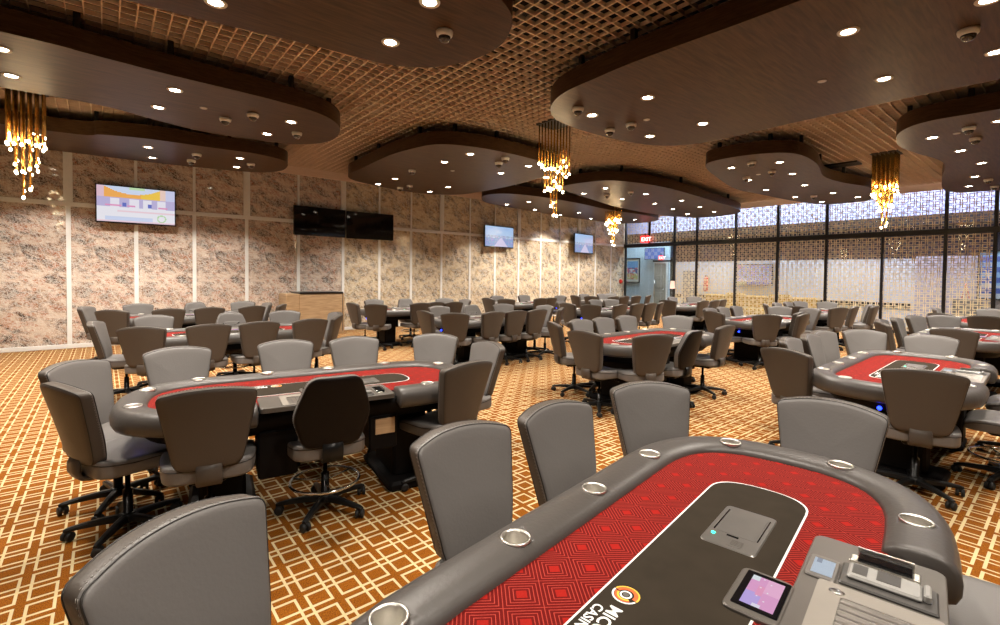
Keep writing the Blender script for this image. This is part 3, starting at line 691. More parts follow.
# ------------------------------------------------------------------ the room
XL, YB = -13.05, 17.93
def struct(mb, name, mat, parent=None):
    o = mb.build(name, mat, parent)
    if parent is None: o['kind'] = 'structure'
    return o
fb = MB(); fb.box(XL-.2, 6, -6, YB+5, -.1, 0); struct(fb, 'floor', M['carpet'])
wb = MB(); wb.box(XL-.2, XL, -6, 5.11, 0, 5.2); struct(wb, 'wall_left', M['rosylit_marble'])
wb = MB(); wb.box(XL-.2, XL, 5.11, YB+.1, 0, 5.2); struct(wb, 'wall_left_far', M['goldlit_marble'])
ys = [-4.91, -3.82, -2.73, -1.64, -.55, .54, 1.61, 2.70, 3.92, 5.11, 6.19, 7.23, 8.32, 9.44, 10.52, 11.62, 12.74, 13.79, 14.91, 15.95, 17.0]
wide = {-3.82, -.55, 2.70, 5.11, 8.32, 11.62, 14.91}
n = 1
for y in ys:
    b = MB(); b.cbox(XL, XL+.02, y-.038, y+.038, .06, 2.90, .004)
    w = .072 if y in wide else .028
    b.cbox(XL, XL+(.045 if y in wide else .02), y-w, y+w, 2.94, 4.45, .004)
    if y in wide: b.cbox(XL+.045, XL+.055, y-.02, y+.02, 2.94, 4.45, .003)
    struct(b, 'trim_%d' % n, M['mull']); n += 1
b = MB(); b.cbox(XL, XL+.03, -6, YB, 2.875, 2.965, .004); struct(b, 'trim_%d' % n, M['mull']); n += 1
b = MB(); b.cbox(XL, XL+.025, -6, YB, 0, .085, .004); struct(b, 'baseboard_left', M['mull'])
# fascia boards where the open-cell ceiling meets the walls
b = MB(); b.box(XL+.56, XL+.60, -6, YB-.5, 4.02, 4.21); struct(b, 'trim_%d' % n, M['fascia']); n += 1
b = MB(); b.box(XL+.56, 6, YB-.54, YB-.5, 4.02, 4.21); struct(b, 'trim_%d' % n, M['fascia']); n += 1
# open-cell ceiling: tan blades both ways, black plenum above
g = MB(); GZ0, GZ1 = 4.20, 4.245; P_ = .14
x = XL+.66
while x < 3.4: g.box(x-.0065, x+.0065, -3.5, YB-.54, GZ0, GZ1); x += P_
y = -3.5
while y < YB-.54: g.box(XL+.6, 3.4, y-.0065, y+.0065, GZ0+.003, GZ1-.003); y += P_
struct(g, 'ceiling', M['grid'])
b = MB(); b.box(XL-.2, 6, -6, YB+.1, 5.1, 5.2); struct(b, 'ceiling_slab', M['void'])
b = MB(); b.box(6, 6.2, -6, YB+.1, 0, 5.2); struct(b, 'wall_right', M['goldlit_marble'])
b = MB(); b.box(XL-.2, 6.2, -6.2, -6, 0, 5.2); struct(b, 'wall_front', M['lav'])
# glazed rear wall: black steel frame
XR = 3.0
b = MB()
b.cbox(XL, XR, YB-.06, YB+.06, 2.84, 3.0, .01)
struct(b, 'trim_%d' % n, M['blacksteel']); n += 1
b = MB(); b.cbox(XL, XR, YB-.07, YB+.07, 4.12, 4.28, .01); struct(b, 'trim_%d' % n, M['blacksteel']); n += 1
b = MB(); b.cbox(-10.5, XR, YB-.05, YB+.05, 0, .09, .01); struct(b, 'baseboard_back', M['blacksteel'])
posts = [(-12.95, 0, 4.2, .06), (-11.75, 3.0, 4.2, .07), (-10.58, 0, 4.2, .07), (-9.62, 0, 4.2, .06), (-8.12, 0, 4.2, .06), (-6.69, 0, 4.2, .07), (-5.24, 0, 4.2, .07), (-3.80, 0, 2.9, .055), (-2.41, 0, 4.2, .07), (-1.45, 0, 4.2, .07), (-.4, 0, 4.2, .06), (1.0, 0, 4.2, .06), (2.4, 0, 4.2, .06)]
for (px_, z0, z1, w) in posts:
    b = MB(); b.cbox(px_-w/2-.005, px_+w/2+.005, YB-.055, YB+.055, z0, z1, .008); struct(b, 'trim_%d' % n, M['blacksteel']); n += 1
win = 1
def pane(x0, x1, z0, z1, mat):
    global win
    b = MB(); b.box(x0, x1, YB-.006, YB+.006, z0, z1)
    o = struct(b, 'window_%d' % win, mat); win += 1
low = [-10.54, -9.62, -8.12, -6.69, -5.24, -3.80, -2.41, -1.45, -.4, 1.0, 2.4]
for a, c in zip(low, low[1:]): pane(a+.03, c-.03, .09, 2.85, M['lattice'] if a != -1.45 else M['glass'])
up = [-12.92, -11.75, -10.58, -9.62, -8.12, -6.69, -5.24, -2.41, -1.45, -.4, 1.0, 2.4]
for a, c in zip(up, up[1:]): pane(a+.035, c-.035, 3.0, 4.12, M['lattice'])
# glass entrance
pane(-12.9, -11.55, .02, 2.84, M['glass'])
for i, (x0, x1) in enumerate(((-11.53, -10.64),)):
    b = MB(); b.box(x0, x1, YB-.006, YB+.006, .02, 2.2); d = b.build('door_1', M['glass']); d['kind'] = 'structure'
    h = MB(); h.tube([(x0+.08, YB-.06, .75), (x0+.08, YB-.06, 1.45)], .013, 8); h.tube([(x0+.08, YB-.06, .80), (x0+.08, YB, .80)], .008, 6); h.tube([(x0+.08, YB-.06, 1.40), (x0+.08, YB, 1.40)], .008, 6)
    h.build('door_handle', M['chrome'], d)
b = MB(); b.box(-11.55, -10.64, YB-.03, YB+.03, 2.2, 2.27); struct(b, 'trim_%d' % n, M['blacksteel']); n += 1
pane(-11.53, -10.64, 2.28, 2.84, M['glass'])
# ------------------------------------------------------------------ the rooms beyond the glass
YF = YB+2.6
def zb(z): return 1.6+(z-1.6)*(YF/YB)
def xb(x): return x*(YF/YB)
def wallband(name, x0, x1, z0, z1, mat, dy=0):
    b = MB(); b.box(x0, x1, YF+dy, YF+dy+.1, z0, z1); return struct(b, name, mat)
wallband('wall_back', xb(-10.6), xb(-3.03), 0, 2.28, M['paint'])
wallband('wall_back_right', xb(-3.03), 4, 0, 2.34, M['lav'])
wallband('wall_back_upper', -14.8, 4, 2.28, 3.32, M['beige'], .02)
wallband('wall_back_dark_beam', -14.8, 4, 3.32, 3.66, M['dark'], -.3)
wallband('wall_back_clerestory', -14.8, 4, 3.66, 5.2, M['skyblue'], -.1)
wallband('wall_back_entrance', -15.5, xb(-10.6), 0, 3.2, M['bluepaint'], -.4)
b = MB(); b.box(-15.5, 4, YB+.06, YF, 5.0, 5.1); struct(b, 'ceiling_back', M['paint'])
wallband('baseboard_back_room', xb(-10.6), xb(-3.1), .62, .80, M['dark'], -.03)
# poster in the entrance, beyond the glass
def poster(u, v):
    if u < .12 or u > .88 or v < .1 or v > .9: return (.75, .74, .70)
    r = random.Random(int(u*14)*31+int(v*18)*7)
    if v > .62: c = (.20, .42, .75)
    elif v > .36: c = [(.08, .12, .32), (.75, .12, .16), (.80, .78, .85), (.25, .10, .35)][r.randrange(4)]
    else: c = [(.80, .18, .14), (.85, .55, .25), (.55, .65, .25), (.85, .80, .6)][r.randrange(4)]
    return c
pr_ = empty('framed_poster', (xb(-12.31), YF-.44, zb(1.84)))
tag(pr_, 'framed blue and red poster on the pale wall beyond the entrance glass', 'poster')
w_, h_ = .42, .60
b = MB()
for a in ((-w_, w_, -h_, -h_+.035), (-w_, w_, h_-.035, h_), (-w_, -w_+.035, -h_, h_), (w_-.035, w_, -h_, h_)): b.cbox(a[0], a[1], -.03, .03, a[2], a[3], .005)
b.build('frame', M['blacksteel'], pr_)
picture('print', M['prnt'], poster, 28, 36, (-w_+.03, .0, -h_+.03), (2*w_-.06, 0, 0), (0, 0, 2*h_-.06), pr_)
# pale inner door, seen through the glass entrance and a panelled one right of it
for i, (x0, x1, z1, dy, mt) in enumerate(((xb(-11.18), xb(-10.66), 2.2, -.5, M['paint']), (xb(-10.14), xb(-9.62), 1.86, -.06, M['oak']))):
    b = MB(); b.box(x0-.05, x1+.05, YF+dy-.02, YF+dy+.02, 0, z1+.06); o = b.build('door_%d' % (i+2), M['paint']); o['kind'] = 'structure'
    b = MB(); b.cbox(x0, x1, YF+dy-.05, YF+dy-.02, 0.02, z1, .004)
    for zc in (.55, 1.35): b.cbox(x0+.1, x1-.1, YF+dy-.06, YF+dy-.045, zc-.3, zc+.3, .01)
    b.build('door_leaf', M['plate'], o)
    b = MB(); b.tube([(x1-.07, YF+dy-.09, 1.0), (x1-.17, YF+dy-.09, 1.0)], .012, 8); b.tube([(x1-.07, YF+dy-.05, 1.0), (x1-.07, YF+dy-.09, 1.0)], .012, 8); b.build('door_handle', M['chrome'], o)

r = empty('television', (xb(-11.15), YF-.62, zb(2.52))); tag(r, 'blue lit display panel above the inner door beyond the glass entrance', 'television')
b = MB(); b.cbox(-.52, .52, -.03, .03, -.27, .27, .005); b.build('housing', M['black'], r)
picture('screen', M['screen'], lambda u, v: (.20, .28, .75) if (int(u*6)+int(v*3)) % 2 else (.42, .45, .80), 18, 9, (-.50, -.0305, -.25), (1.0, 0, 0), (0, 0, .5), r)
# ------------------------------------------------------------------ suspended walnut ceiling clouds
def smooth_closed(pts, m=6):
    out = []; L = len(pts)
    for i in range(L):
        p0, p1, p2, p3 = (Vector(pts[(i+k-1) % L]) for k in range(4))
        for k in range(m):
            t = k/m
            q = .5*((2*p1)+(p2-p0)*t+(2*p0-5*p1+4*p2-p3)*t*t+(3*p1-p0-3*p2+p3)*t**3); out.append((q.x, q.y))
    return out
CZ, CT = 3.80, 4.03
CLOUDS = {
 'K1': ([(-5.05,-4),(-5.05,-1),(-5.0,.31),(-4.94,.8),(-4.81,1.55),(-4.72,2.3),(-4.5,2.68),(-4.2,2.88),(-3.8,2.97),(-3.45,2.9),(-3.12,2.66),(-2.95,2.2),(-2.9,1.4),(-2.9,-1),(-2.9,-4)], 'walnut ceiling cloud at top left of centre with a rounded tip'),
 'K2': ([(-6.42,-4),(-6.44,-.73),(-6.5,-.1),(-6.58,.6),(-6.64,1.65),(-6.8,2.35),(-7.2,2.76),(-7.8,2.93),(-8.3,2.86),(-8.7,2.5),(-8.88,1.8),(-8.88,1.2),(-8.68,.6),(-8.42,0),(-8.4,-1),(-8.4,-4)], 'long walnut ceiling cloud over the left side, three camera domes at its tip'),
 'K3': ([(-10.6,-4),(-10.5,-.6),(-10.2,0),(-9.99,.61),(-9.93,1.5),(-9.87,2.2),(-10.15,2.8),(-10.9,3.0),(-11.45,2.86),(-11.8,2.4),(-12.1,.9),(-12.15,-.3),(-12.25,-4)], 'walnut ceiling cloud nearest the stone wall at far left'),
 'K4': ([(-10.5,4.24),(-9.8,4.2),(-8.35,4.13),(-7.45,4.23),(-7.0,4.42),(-6.76,4.9),(-6.68,5.5),(-6.7,6.3),(-6.85,7.1),(-7.3,7.55),(-8.2,7.7),(-9.1,7.8),(-10.37,7.75),(-11.04,7.6),(-11.45,7.15),(-11.62,6.31),(-11.4,5.36),(-11.05,4.55)], 'walnut ceiling cloud above the wide dark screens'),
 'K5': ([(.8,4.25),(-1.0,4.27),(-1.8,4.27),(-2.9,4.22),(-3.46,4.24),(-4.04,4.3),(-4.47,4.52),(-4.77,4.9),(-4.88,5.44),(-4.86,6.19),(-4.77,6.78),(-4.55,7.28),(-4.19,7.55),(-3.78,7.63),(-2.6,7.57),(-1.2,7.55),(.8,7.6),(1.3,6.9),(1.45,5.9),(1.3,4.8)], 'largest walnut ceiling cloud, filling the top right'),
 'K6': ([(-3.28,9.5),(-3.7,9.03),(-4.39,8.92),(-4.82,9.25),(-5.21,10.55),(-5.55,12.19),(-5.46,13.63),(-5.3,15.25),(-5.05,16.43),(-4.51,16.75),(-3.75,16.5),(-3.4,15.5),(-3.32,14.2),(-3.55,13.1),(-3.6,12),(-3.3,10.6)], 'kidney shaped walnut ceiling cloud right of centre before the fretwork glass'),
 'K7': ([(.5,8.9),(-.73,8.9),(-1.42,8.87),(-1.8,9.25),(-1.98,10.1),(-1.9,10.92),(-1.74,11.8),(-1.74,12.6),(-1.98,14.04),(-2.2,15.8),(-2.05,16.6),(-1.32,16.95),(.3,16.95),(.6,14),(.7,10)], 'walnut ceiling cloud cut by the right edge'),
 'K8': ([(-8.6,9.25),(-8.2,8.78),(-7.5,8.8),(-6.9,9.2),(-6.62,10.66),(-6.76,12.7),(-7.05,15.3),(-7.4,16.6),(-8.2,17.2),(-9,17.2),(-9.5,16.5),(-9.7,14.6),(-9.5,12.6),(-9.1,11.0)], 'far walnut ceiling cloud in the centre, dense with downlights'),
 'K9': ([(-11.8,9.3),(-11.3,8.6),(-10.6,8.2),(-10.0,8.5),(-9.75,9.6),(-9.85,11.3),(-10.1,13),(-10.1,15.2),(-10.5,16.6),(-11.4,17.2),(-12.2,16.9),(-12.5,15.9),(-12.45,13.4),(-12.1,11)], 'far walnut ceiling cloud along the stone wall above two lit screens'),
 'K0': ([(-1.9,-4),(-1.95,0),(-1.85,1.8),(-1.3,2.6),(-.3,2.75),(1.6,2.6),(2.2,1.5),(2.2,-4)], 'walnut ceiling cloud overhead of the nearest table, out of the picture'),
}
LIGHTS = {
 'K1': [(-4.25,2.12),(-3.42,2.05),(-4.57,.72),(-3.5,.65),(-4.4,-.8),(-3.5,-.8)],
 'K2': [(-6.94,-.78),(-7.82,-.8),(-7.08,.68),(-7.98,.58),(-7.43,2.13),(-8.33,2.02),(-7.0,-2.3),(-7.9,-2.3)],
 'K3': [(-10.66,.62),(-11.6,.74),(-10.46,2.05),(-11.38,2.17),(-10.9,-.85),(-11.7,-.85),(-10.9,-2.4)],
 'K4': [(-11.13,5.24),(-10.23,5.24),(-8.04,5.18),(-7.19,5.19),(-11.18,6.75),(-10.28,6.74),(-8.08,6.66),(-7.18,6.64)],
 'K5': [(-3.46,5.18),(-4.33,5.18),(-4.37,6.63),(-3.52,6.65),(-1.38,5.13),(-1.44,6.63),(-.58,6.65),(-.52,5.37),(.5,5.2),(.6,6.7)],
 'K6': [(-4.54,9.75),(-3.72,9.95),(-4.85,11.27),(-5.10,12.85),(-3.95,11.24),(-4.23,12.82),(-5.01,14.5),(-4.13,14.51),(-3.9,15.72),(-4.82,15.97)],
 'K7': [(-1.53,9.93),(-1.37,11.29),(-1.25,12.76),(-1.5,14.34),(-1.74,15.68),(-.78,9.56),(-.3,11.3),(-.3,12.8),(-.5,14.4),(-.6,15.8)],
 'K8': [(-8.58,9.96),(-7.68,9.74),(-7.49,11.22),(-8.43,11.46),(-8.28,12.88),(-7.42,12.9),(-8.56,14.36),(-7.7,14.5),(-8.85,15.81),(-7.94,15.89)],
 'K9': [(-11.55,9.78),(-10.67,9.9),(-11.85,11.28),(-11.0,11.3),(-12.2,12.89),(-11.25,12.83),(-12.15,14.56),(-11.2,14.4),(-11.12,15.95)],
 'K0': [(-1.2,1.7),(.2,1.7),(1.4,1.8),(.2,-1.4)],  # unseen downlights put over the nearest table to light it
}
CN = {'K1': 'the top left centre cloud', 'K2': 'the long left cloud', 'K3': 'the far left wall cloud', 'K4': 'the cloud above the dark screens', 'K5': 'the largest top right cloud',
      'K6': 'the kidney shaped cloud', 'K7': 'the right edge cloud', 'K8': 'the far centre cloud', 'K9': 'the far wall cloud', 'K0': 'the unseen overhead cloud'}
def inside(p, poly):
    r = False; n_ = len(poly)
    for i in range(n_):
        (x1, y1), (x2, y2) = poly[i], poly[i-1]
        if (y1 > p[1]) != (y2 > p[1]) and p[0] < (x2-x1)*(p[1]-y1)/(y2-y1)+x1: r = not r
    return r
for k, (pts, lab) in CLOUDS.items():
    ol = smooth_closed(pts)
    a2 = sum(ol[i-1][0]*ol[i][1]-ol[i][0]*ol[i-1][1] for i in range(len(ol)))
    if a2 < 0: ol = ol[::-1]
    cx = sum(p[0] for p in ol)/len(ol); cy = sum(p[1] for p in ol)/len(ol)
    root = empty('ceiling_cloud', (cx, cy, CT)); tag(root, lab, 'ceiling panel', 'suspended ceiling clouds')
    ol = [(x-cx, y-cy) for x, y in ol]
    b = MB(); n_ = len(ol)
    b.add([(x, y, CZ-CT) for x, y in ol], [list(range(n_))[::-1]], 0, False)
    b.add([(x, y, 0) for x, y in ol], [list(range(n_))], 1, False)
    b.add([(x, y, CZ-CT) for x, y in ol]+[(x, y, 0) for x, y in ol], [(i, (i+1) % n_, n_+(i+1) % n_, n_+i) for i in range(n_)], 1, True)
    b.build('panel', [M['cloud'], M['cloud_edge']], root)
    # black hanger posts up to the open-cell ceiling, set in from the edge
    for i in range(0, n_, 9):
        x, y = ol[i][0]*.93, ol[i][1]*.93
        if not inside((x, y), ol): continue
        h = MB(); h.cbox(x-.03, x+.03, y-.03, y+.03, 0, .175, .005); h.build('hanger', M['blacksteel'], root)
# ------------------------------------------------------------------ round downlights
dl = empty('downlight')
b = MB(); b.lathe([(.058, -.004), (.068, -.010), (.082, -.010), (.086, -.002), (.086, .004), (.058, .004)], 24); b.build('trim_ring', M['trimring'], dl)
b = MB(); b.lathe([(.001, -.004), (.056, -.004), (.058, .0)], 24, cap=False); b.build('lens', M['lens'], dl)
ld = bpy.data.lights.new('downlight_beam', 'SPOT'); ld.energy = 225; ld.color = (1, .91, .80); ld.spot_size = R(112); ld.spot_blend = .35; ld.shadow_soft_size = .06
lo = bpy.data.objects.new('beam', ld); COL.objects.link(lo); lo.parent = dl; lo.location = (0, 0, -.03)
dlt = tree_of(dl); first = True
for k, lst in LIGHTS.items():
    for i, (x, y) in enumerate(sorted(lst, key=lambda p: (round(p[1]/1.4), -p[0]))):
        o = dl if first else copy_tree(dlt); first = False
        o.location = (x, y, CZ)
        rows = sorted(set(round(p[1]/1.4) for p in lst)); row = rows.index(round(y/1.4)); 
        same = sorted([p[0] for p in lst if round(p[1]/1.4) == round(y/1.4)], reverse=True)
        col = same.index(x)
        tag(o, 'downlight in %s, row %s from left, %s from camera side' % (CN[k], ['one', 'two', 'three', 'four', 'five', 'six'][row], ['first', 'second', 'third', 'fourth', 'fifth'][col]), 'downlight', 'ceiling downlights')
# ------------------------------------------------------------------ camera domes and sprinklers
cam_ = empty('dome_camera')
b = MB(); b.lathe([(.075, .002), (.078, -.012), (.072, -.040), (.060, -.052), (.052, -.052)], 22); b.build('housing', M['cambody'], cam_)
b = MB(); b.lathe([(.056, -.048), (.055, -.062), (.047, -.082), (.030, -.098), (.001, -.105)], 20, cap=False); b.build('dome', M['camdome'], cam_)
ct = tree_of(cam_); first = True
CAMS = [(-3.74,2.4,'K1','alone at the tip'),(-7.9,1.36,'K2','leftmost of three'),(-7.43,1.62,'K2','middle of three'),(-7.93,2.36,'K2','rightmost of three'),(-10.64,1.36,'K3','upper one of a close pair'),(-11.31,1.35,'K3','lower one of a close pair'),(-10.83,2.32,'K3','alone near the tip'),(-9.14,5.08,'K4','left one above the pair'),(-11.18,5.87,'K4','lower left by the wall'),(-10.75,5.91,'K4','lower right by the wall'),(-7.35,6.0,'K4','left one beside the chandelier'),(-6.97,5.85,'K4','right one beside the chandelier'),(-4.27,4.82,'K5','left one at the tip'),(-4.57,5.88,'K5','left one of a close pair'),(-4.2,5.89,'K5','right one of a close pair'),(-.69,5.88,'K5','far right one'),(-4.06,9.55,'K6','topmost one'),(-4.75,10.91,'K6','left one of a middle pair'),(-4.13,10.67,'K6','right one of a middle pair'),(-4.6,14.62,'K6','farthest one'),(-1.09,9.64,'K7','nearest one'),(-1.1,10.43,'K7','second nearest one'),(-1.35,14.9,'K7','left far one'),(-1.35,16.1,'K7','farthest one'),(-7.53,10.6,'K8','right one'),(-8.25,10.54,'K8','left one')]
for x, y, k, w in CAMS:
    o = cam_ if first else copy_tree(ct); first = False
    o.location = (x, y, CZ); tag(o, 'white dome camera, '+w+' under '+CN[k], 'security camera', 'dome cameras')
sp = None
for x, y, k in [(-7.6, 1.05, 'K2'), (-1.9, 6.2, 'K5'), (-3.95, 5.9, 'K5'), (-4.45, 10.8, 'K6'), (-8.6, 5.75, 'K4'), (-1.25, 9.9, 'K7')]:
    b = MB(); b.lathe([(.045, .0), (.045, -.006), (.036, -.010), (.001, -.011)], 18)
    o = b.build('sprinkler_cover', M['cambody']); o.location = (x, y, CZ)
    tag(o, 'flat white sprinkler cover %s under %s' % ('near its middle' if x != -3.95 else 'between two left downlights', CN[k]), 'sprinkler', 'sprinkler covers')
# ------------------------------------------------------------------ chandeliers of gold tubes
def chandelier(x, y, lab, seed):
    rr = random.Random(seed); r = empty('tube_chandelier', (x, y, 4.25)); tag(r, lab, 'chandelier', 'gold tube chandeliers')
    b = MB(); b.cbox(-.23, .23, -.23, .23, -.06, .0, .008); b.build('canopy', M['blacksteel'], r)
    for i in range(6):
        for j in range(6):
            px_ = (i-2.5)*.074; py_ = (j-2.5)*.074; d = max(abs(i-2.5), abs(j-2.5))
            zl = {2.5: 3.42, 1.5: 3.10, .5: 2.74}[d]+rr.uniform(-.10, .14)
            t = MB(); t.tube([(px_, py_, -.06), (px_, py_, zl-4.25)], .0115, 8); o = t.build('tube', M['gold'], r)
            s = MB(); zz = zl-4.25; s.lathe([(.001, -.045), (.012, -.040), (.018, -.026), (.016, -.010), (.010, .0)], 10, c=(px_, py_, zz), cap=False); s.build('bulb', M['bulb'], o)
chandelier(-9.75, -.85, 'gold tube chandelier at the left edge', 1)
chandelier(-5.86, 6.02, 'gold tube chandelier at the centre beside the largest cloud', 2)
chandelier(-10.25, 13.45, 'small looking gold tube chandelier far off near the corner', 3)
chandelier(-2.66, 12.6, 'gold tube chandelier at right before the fretwork glass', 4)
# duct slot in the ceiling
b = MB(); b.cbox(-3.95, -3.2, 12.75, 13.15, 4.16, 4.195, .004); o = b.build('ceiling_vent', M['blacksteel'])
tag(o, 'dark slot vent in the open ceiling left of the right chandelier', 'vent')
# ------------------------------------------------------------------ wall screens
def tv(y0, y1, z0, z1, fn, lab, on=True, tilt=0., yaw=0., nx=80, ny=45):
    w = (y1-y0)/2; h = (z1-z0)/2
    r = empty('television', (XL+.16, (y0+y1)/2, (z0+z1)/2)); tag(r, lab, 'television')
    r.rotation_euler = (0, R(tilt), R(yaw))
    b = MB(); b.cbox(-.03, .02, -w, w, -h, h, .006); b.cbox(-.055, -.03, -w*.6, w*.6, -h*.6, h*.6, .01); b.build('housing', M['black'], r)
    b = MB(); b.cbox(-.12, -.05, -.12, .12, -.12, .12, .01); b.build('wall_bracket', M['blacksteel'], r)
    if on: picture('screen', M['screen'], fn, nx, ny, (.0206, -w+.02, -h+.03), (0, 2*w-.04, 0), (0, 0, 2*h-.05), r)
    else:
        b = MB(); b.box(.020, .0212, -w+.02, w-.02, -h+.03, h-.02); b.build('screen', M['black'], r)
def show1(u, v):
    c = (.78, .76, .95)
    if v > .68:
        m = .80+1.6*(u-.45)**2*.9
        if v > m: c = (.70, .80, 1.0)
        else: c = (1.0, .48, .12) if u < .55 else (1.0, .66, .10)
        if v > .93 and .4 < u < .6: c = (.6, .85, .5)
        if u > .80: c = (.95, .70, .62) if u < .88 else (.68, .70, .95)
        if u < .09: c = (.85, .60, .70)
    elif v > .42:
        c = (.58, .52, .80)
        for cx_ in (.22, .46, .63, .82):
            if abs(u-cx_) < .06 and v < .66: c = (.93, .90, 1.)
        if abs(v-.47) < .03 and (.1 < u < .3 or .38 < u < .48 or .78 < u < .9): c = (.85, .35, .60)
        if abs(v-.50) < .05 and (abs(u-.34) < .025 or abs(u-.66) < .025): c = (.16, .20, .62)
    else:
        c = (.95, .93, 1.0)
        if .28 < v < .33 and u > .25: c = (.95, .70, .78)
        if v < .16 and .1 < u < .7: c = (.70, .78, 1.)
        d = (u-.82)**2*3+(v-.15)**2
        if .006 < d < .012: c = (.55, .80, .45)
        if v < .05: c = (.95, .72, .80)
    return c
def show2(u, v):
    r = random.Random(int(u*40)*97+int(v*24)*13)
    if v > .55: return (.42+.2*(1-v), .62+.15*(1-v), .95)
    if v > .42: return (.30+.25*r.random(), .38+.25*r.random(), .72) if r.random() < .75 else (.6, .72, .95)
    d = abs(u-.55)
    if d < (.5-v)*.5: return (.78, .72, .95)
    return (.25+.2*r.random(), .35+.2*r.random(), .70+.1*r.random())
tv(-.13, 1.24, 2.58, 3.37, show1, 'lit television at left showing a poker table under an orange banner')
tv(3.74, 5.13, 2.56, 3.31, None, 'dark switched-off television, left one of the wide pair', False, 0, 4)
tv(5.16, 6.53, 2.55, 3.30, None, 'dark switched-off television, right one of the wide pair', False, 0, -4)
tv(9.87, 11.29, 2.53, 3.27, show2, 'lit television with a blue city skyline, left one of the far two', True, 0, 6)
tv(14.34, 15.70, 2.49, 3.27, show2, 'lit television with a blue city skyline, rightmost near the corner', True, 0, 8)
# ------------------------------------------------------------------ oak service cabinet by the stone wall
r = empty('service_cabinet', (XL+.42, 4.14, 0)); tag(r, 'oak cabinet with black top edge standing against the stone wall', 'cabinet')
b = MB(); b.cbox(-.36, .34, -.72, .72, .0, 1.06, .006); b.build('body', M['oak'], r)
b = MB(); b.cbox(.335, .36, -.42, .66, .08, 1.03, .004); b.build('front_panel', M['oak'], r)
b = MB(); b.cbox(-.36, .365, -.42, .68, 1.06, 1.10, .004); b.build('top_edge', M['blacksteel'], r)
b = MB(); b.box(.355, .362, .655, .67, .08, 1.06); b.build('edge_strip', M['blacksteel'], r)
# ------------------------------------------------------------------ signs and small things
def exit_sign(x, y, z, w, h, lab):
    r = empty('exit_sign', (x, y, z)); tag(r, lab, 'sign', 'exit signs')
    b = MB(); b.cbox(-w/2, w/2, -.03, .03, -h/2, h/2, .006); b.build('case', M['exitred'], r)
    b = MB(); b.cbox(-.02, .02, -.02, .02, h/2, h/2+.1, .004); b.build('mount', M['blacksteel'], r)
    Mx = Matrix.Translation((-w*.40, -.0315, -h*.30)) @ Matrix.Rotation(R(90), 4, 'X')
    txt('letters', 'EXIT', h*.82, M['exitwhite'], r, Mx, .02)
exit_sign(-11.87, YB-.16, 3.17, .40, .28, 'red lit EXIT sign hanging at the top of the glass entrance')
exit_sign(xb(-10.78), YF-.75, 2.45, .22, .20, 'small red EXIT sign beyond the glass entrance')
b = MB(); b.lathe([(.10, 0), (.10, .02), (.07, .06), (.03, .075), (.001, .08)], 18, M=Matrix.Rotation(R(90), 4, 'Y'), cap=False)
o = b.build('fire_alarm', M['red']); o.location = (XL+.02, 17.7, 1.35); tag(o, 'round red fire alarm bell low on the stone wall by the corner', 'alarm')
r = empty('floor_lamp', (-10.2, 17.2, 0)); tag(r, 'slim lamp with a pale pinkish shade by the glass entrance', 'lamp')
b = MB(); b.lathe([(.13, 0), (.13, .02), (.02, .035)], 20); b.build('base', M['blacksteel'], r)
b = MB(); b.lathe([(.012, .03), (.012, 1.25)], 10); b.build('pole', M['blacksteel'], r)
b = MB(); b.lathe([(.10, 1.12), (.075, 1.42)], 22, cap=False); b.build('lamp_shade', pm('pink_shade', (.8, .62, .55), .7, emit=(1, .7, .55), es=.5, var=.02), r)
r = empty('fire_extinguisher', (xb(-9.15), YF-.16, .95)); tag(r, 'red fire extinguisher on the white wall behind the fretwork glass', 'fire extinguisher')
b = MB(); b.lathe([(.09, 0), (.10, .02), (.10, .55), (.07, .62), (.03, .66)], 18); b.build('cylinder', M['red'], r)
b = MB(); b.cbox(-.05, .05, -.02, .02, .66, .72, .006); b.tube([(.05, 0, .69), (.13, 0, .6), (.12, 0, .3)], .013, 6); b.build('valve_and_hose', M['blacksteel'], r)
r = empty('television', (xb(-7.4), YF-.12, zb(1.69))); tag(r, 'wide lit monitor on the white wall behind the fretwork glass', 'television')
b = MB(); b.cbox(-.70, .70, -.04, .03, -.44, .44, .006); b.build('housing', M['black'], r)
def show3(u, v):
    q = random.Random(int(u*24)*53+int(v*14)*29)
    c = (.42+.3*q.random(), .44+.25*q.random(), .72+.2*q.random())
    if v < .14: c = (.75, .66, .35) if u < .3 else (.35, .35, .6)
    if u < .12 and v > .75: c = (.85, .45, .6)
    return c
picture('screen', M['screen'], show3, 30, 18, (-.67, -.0405, -.41), (1.34, 0, 0), (0, 0, .82), r)
# framed blue picture at far right behind the clear pane
r = empty('framed_picture', (xb(-1.32), YF-.1, 1.75)); tag(r, 'dark framed blue striped picture at the right edge behind clear glass', 'picture')
b = MB()
for a in ((-.5, .5, -.75, -.70), (-.5, .5, .70, .75), (-.5, -.45, -.75, .75), (.45, .5, -.75, .75)): b.cbox(a[0], a[1], -.03, .03, a[2], a[3], .005)
b.build('frame', M['blacksteel'], r)
picture('print', M['prnt'], lambda u, v: (.10, .16, .48) if int(v*9) % 2 else ((.35, .55, .75) if v > .3 else (.65, .68, .7)), 10, 18, (-.46, .0, -.71), (.92, 0, 0), (0, 0, 1.42), r)
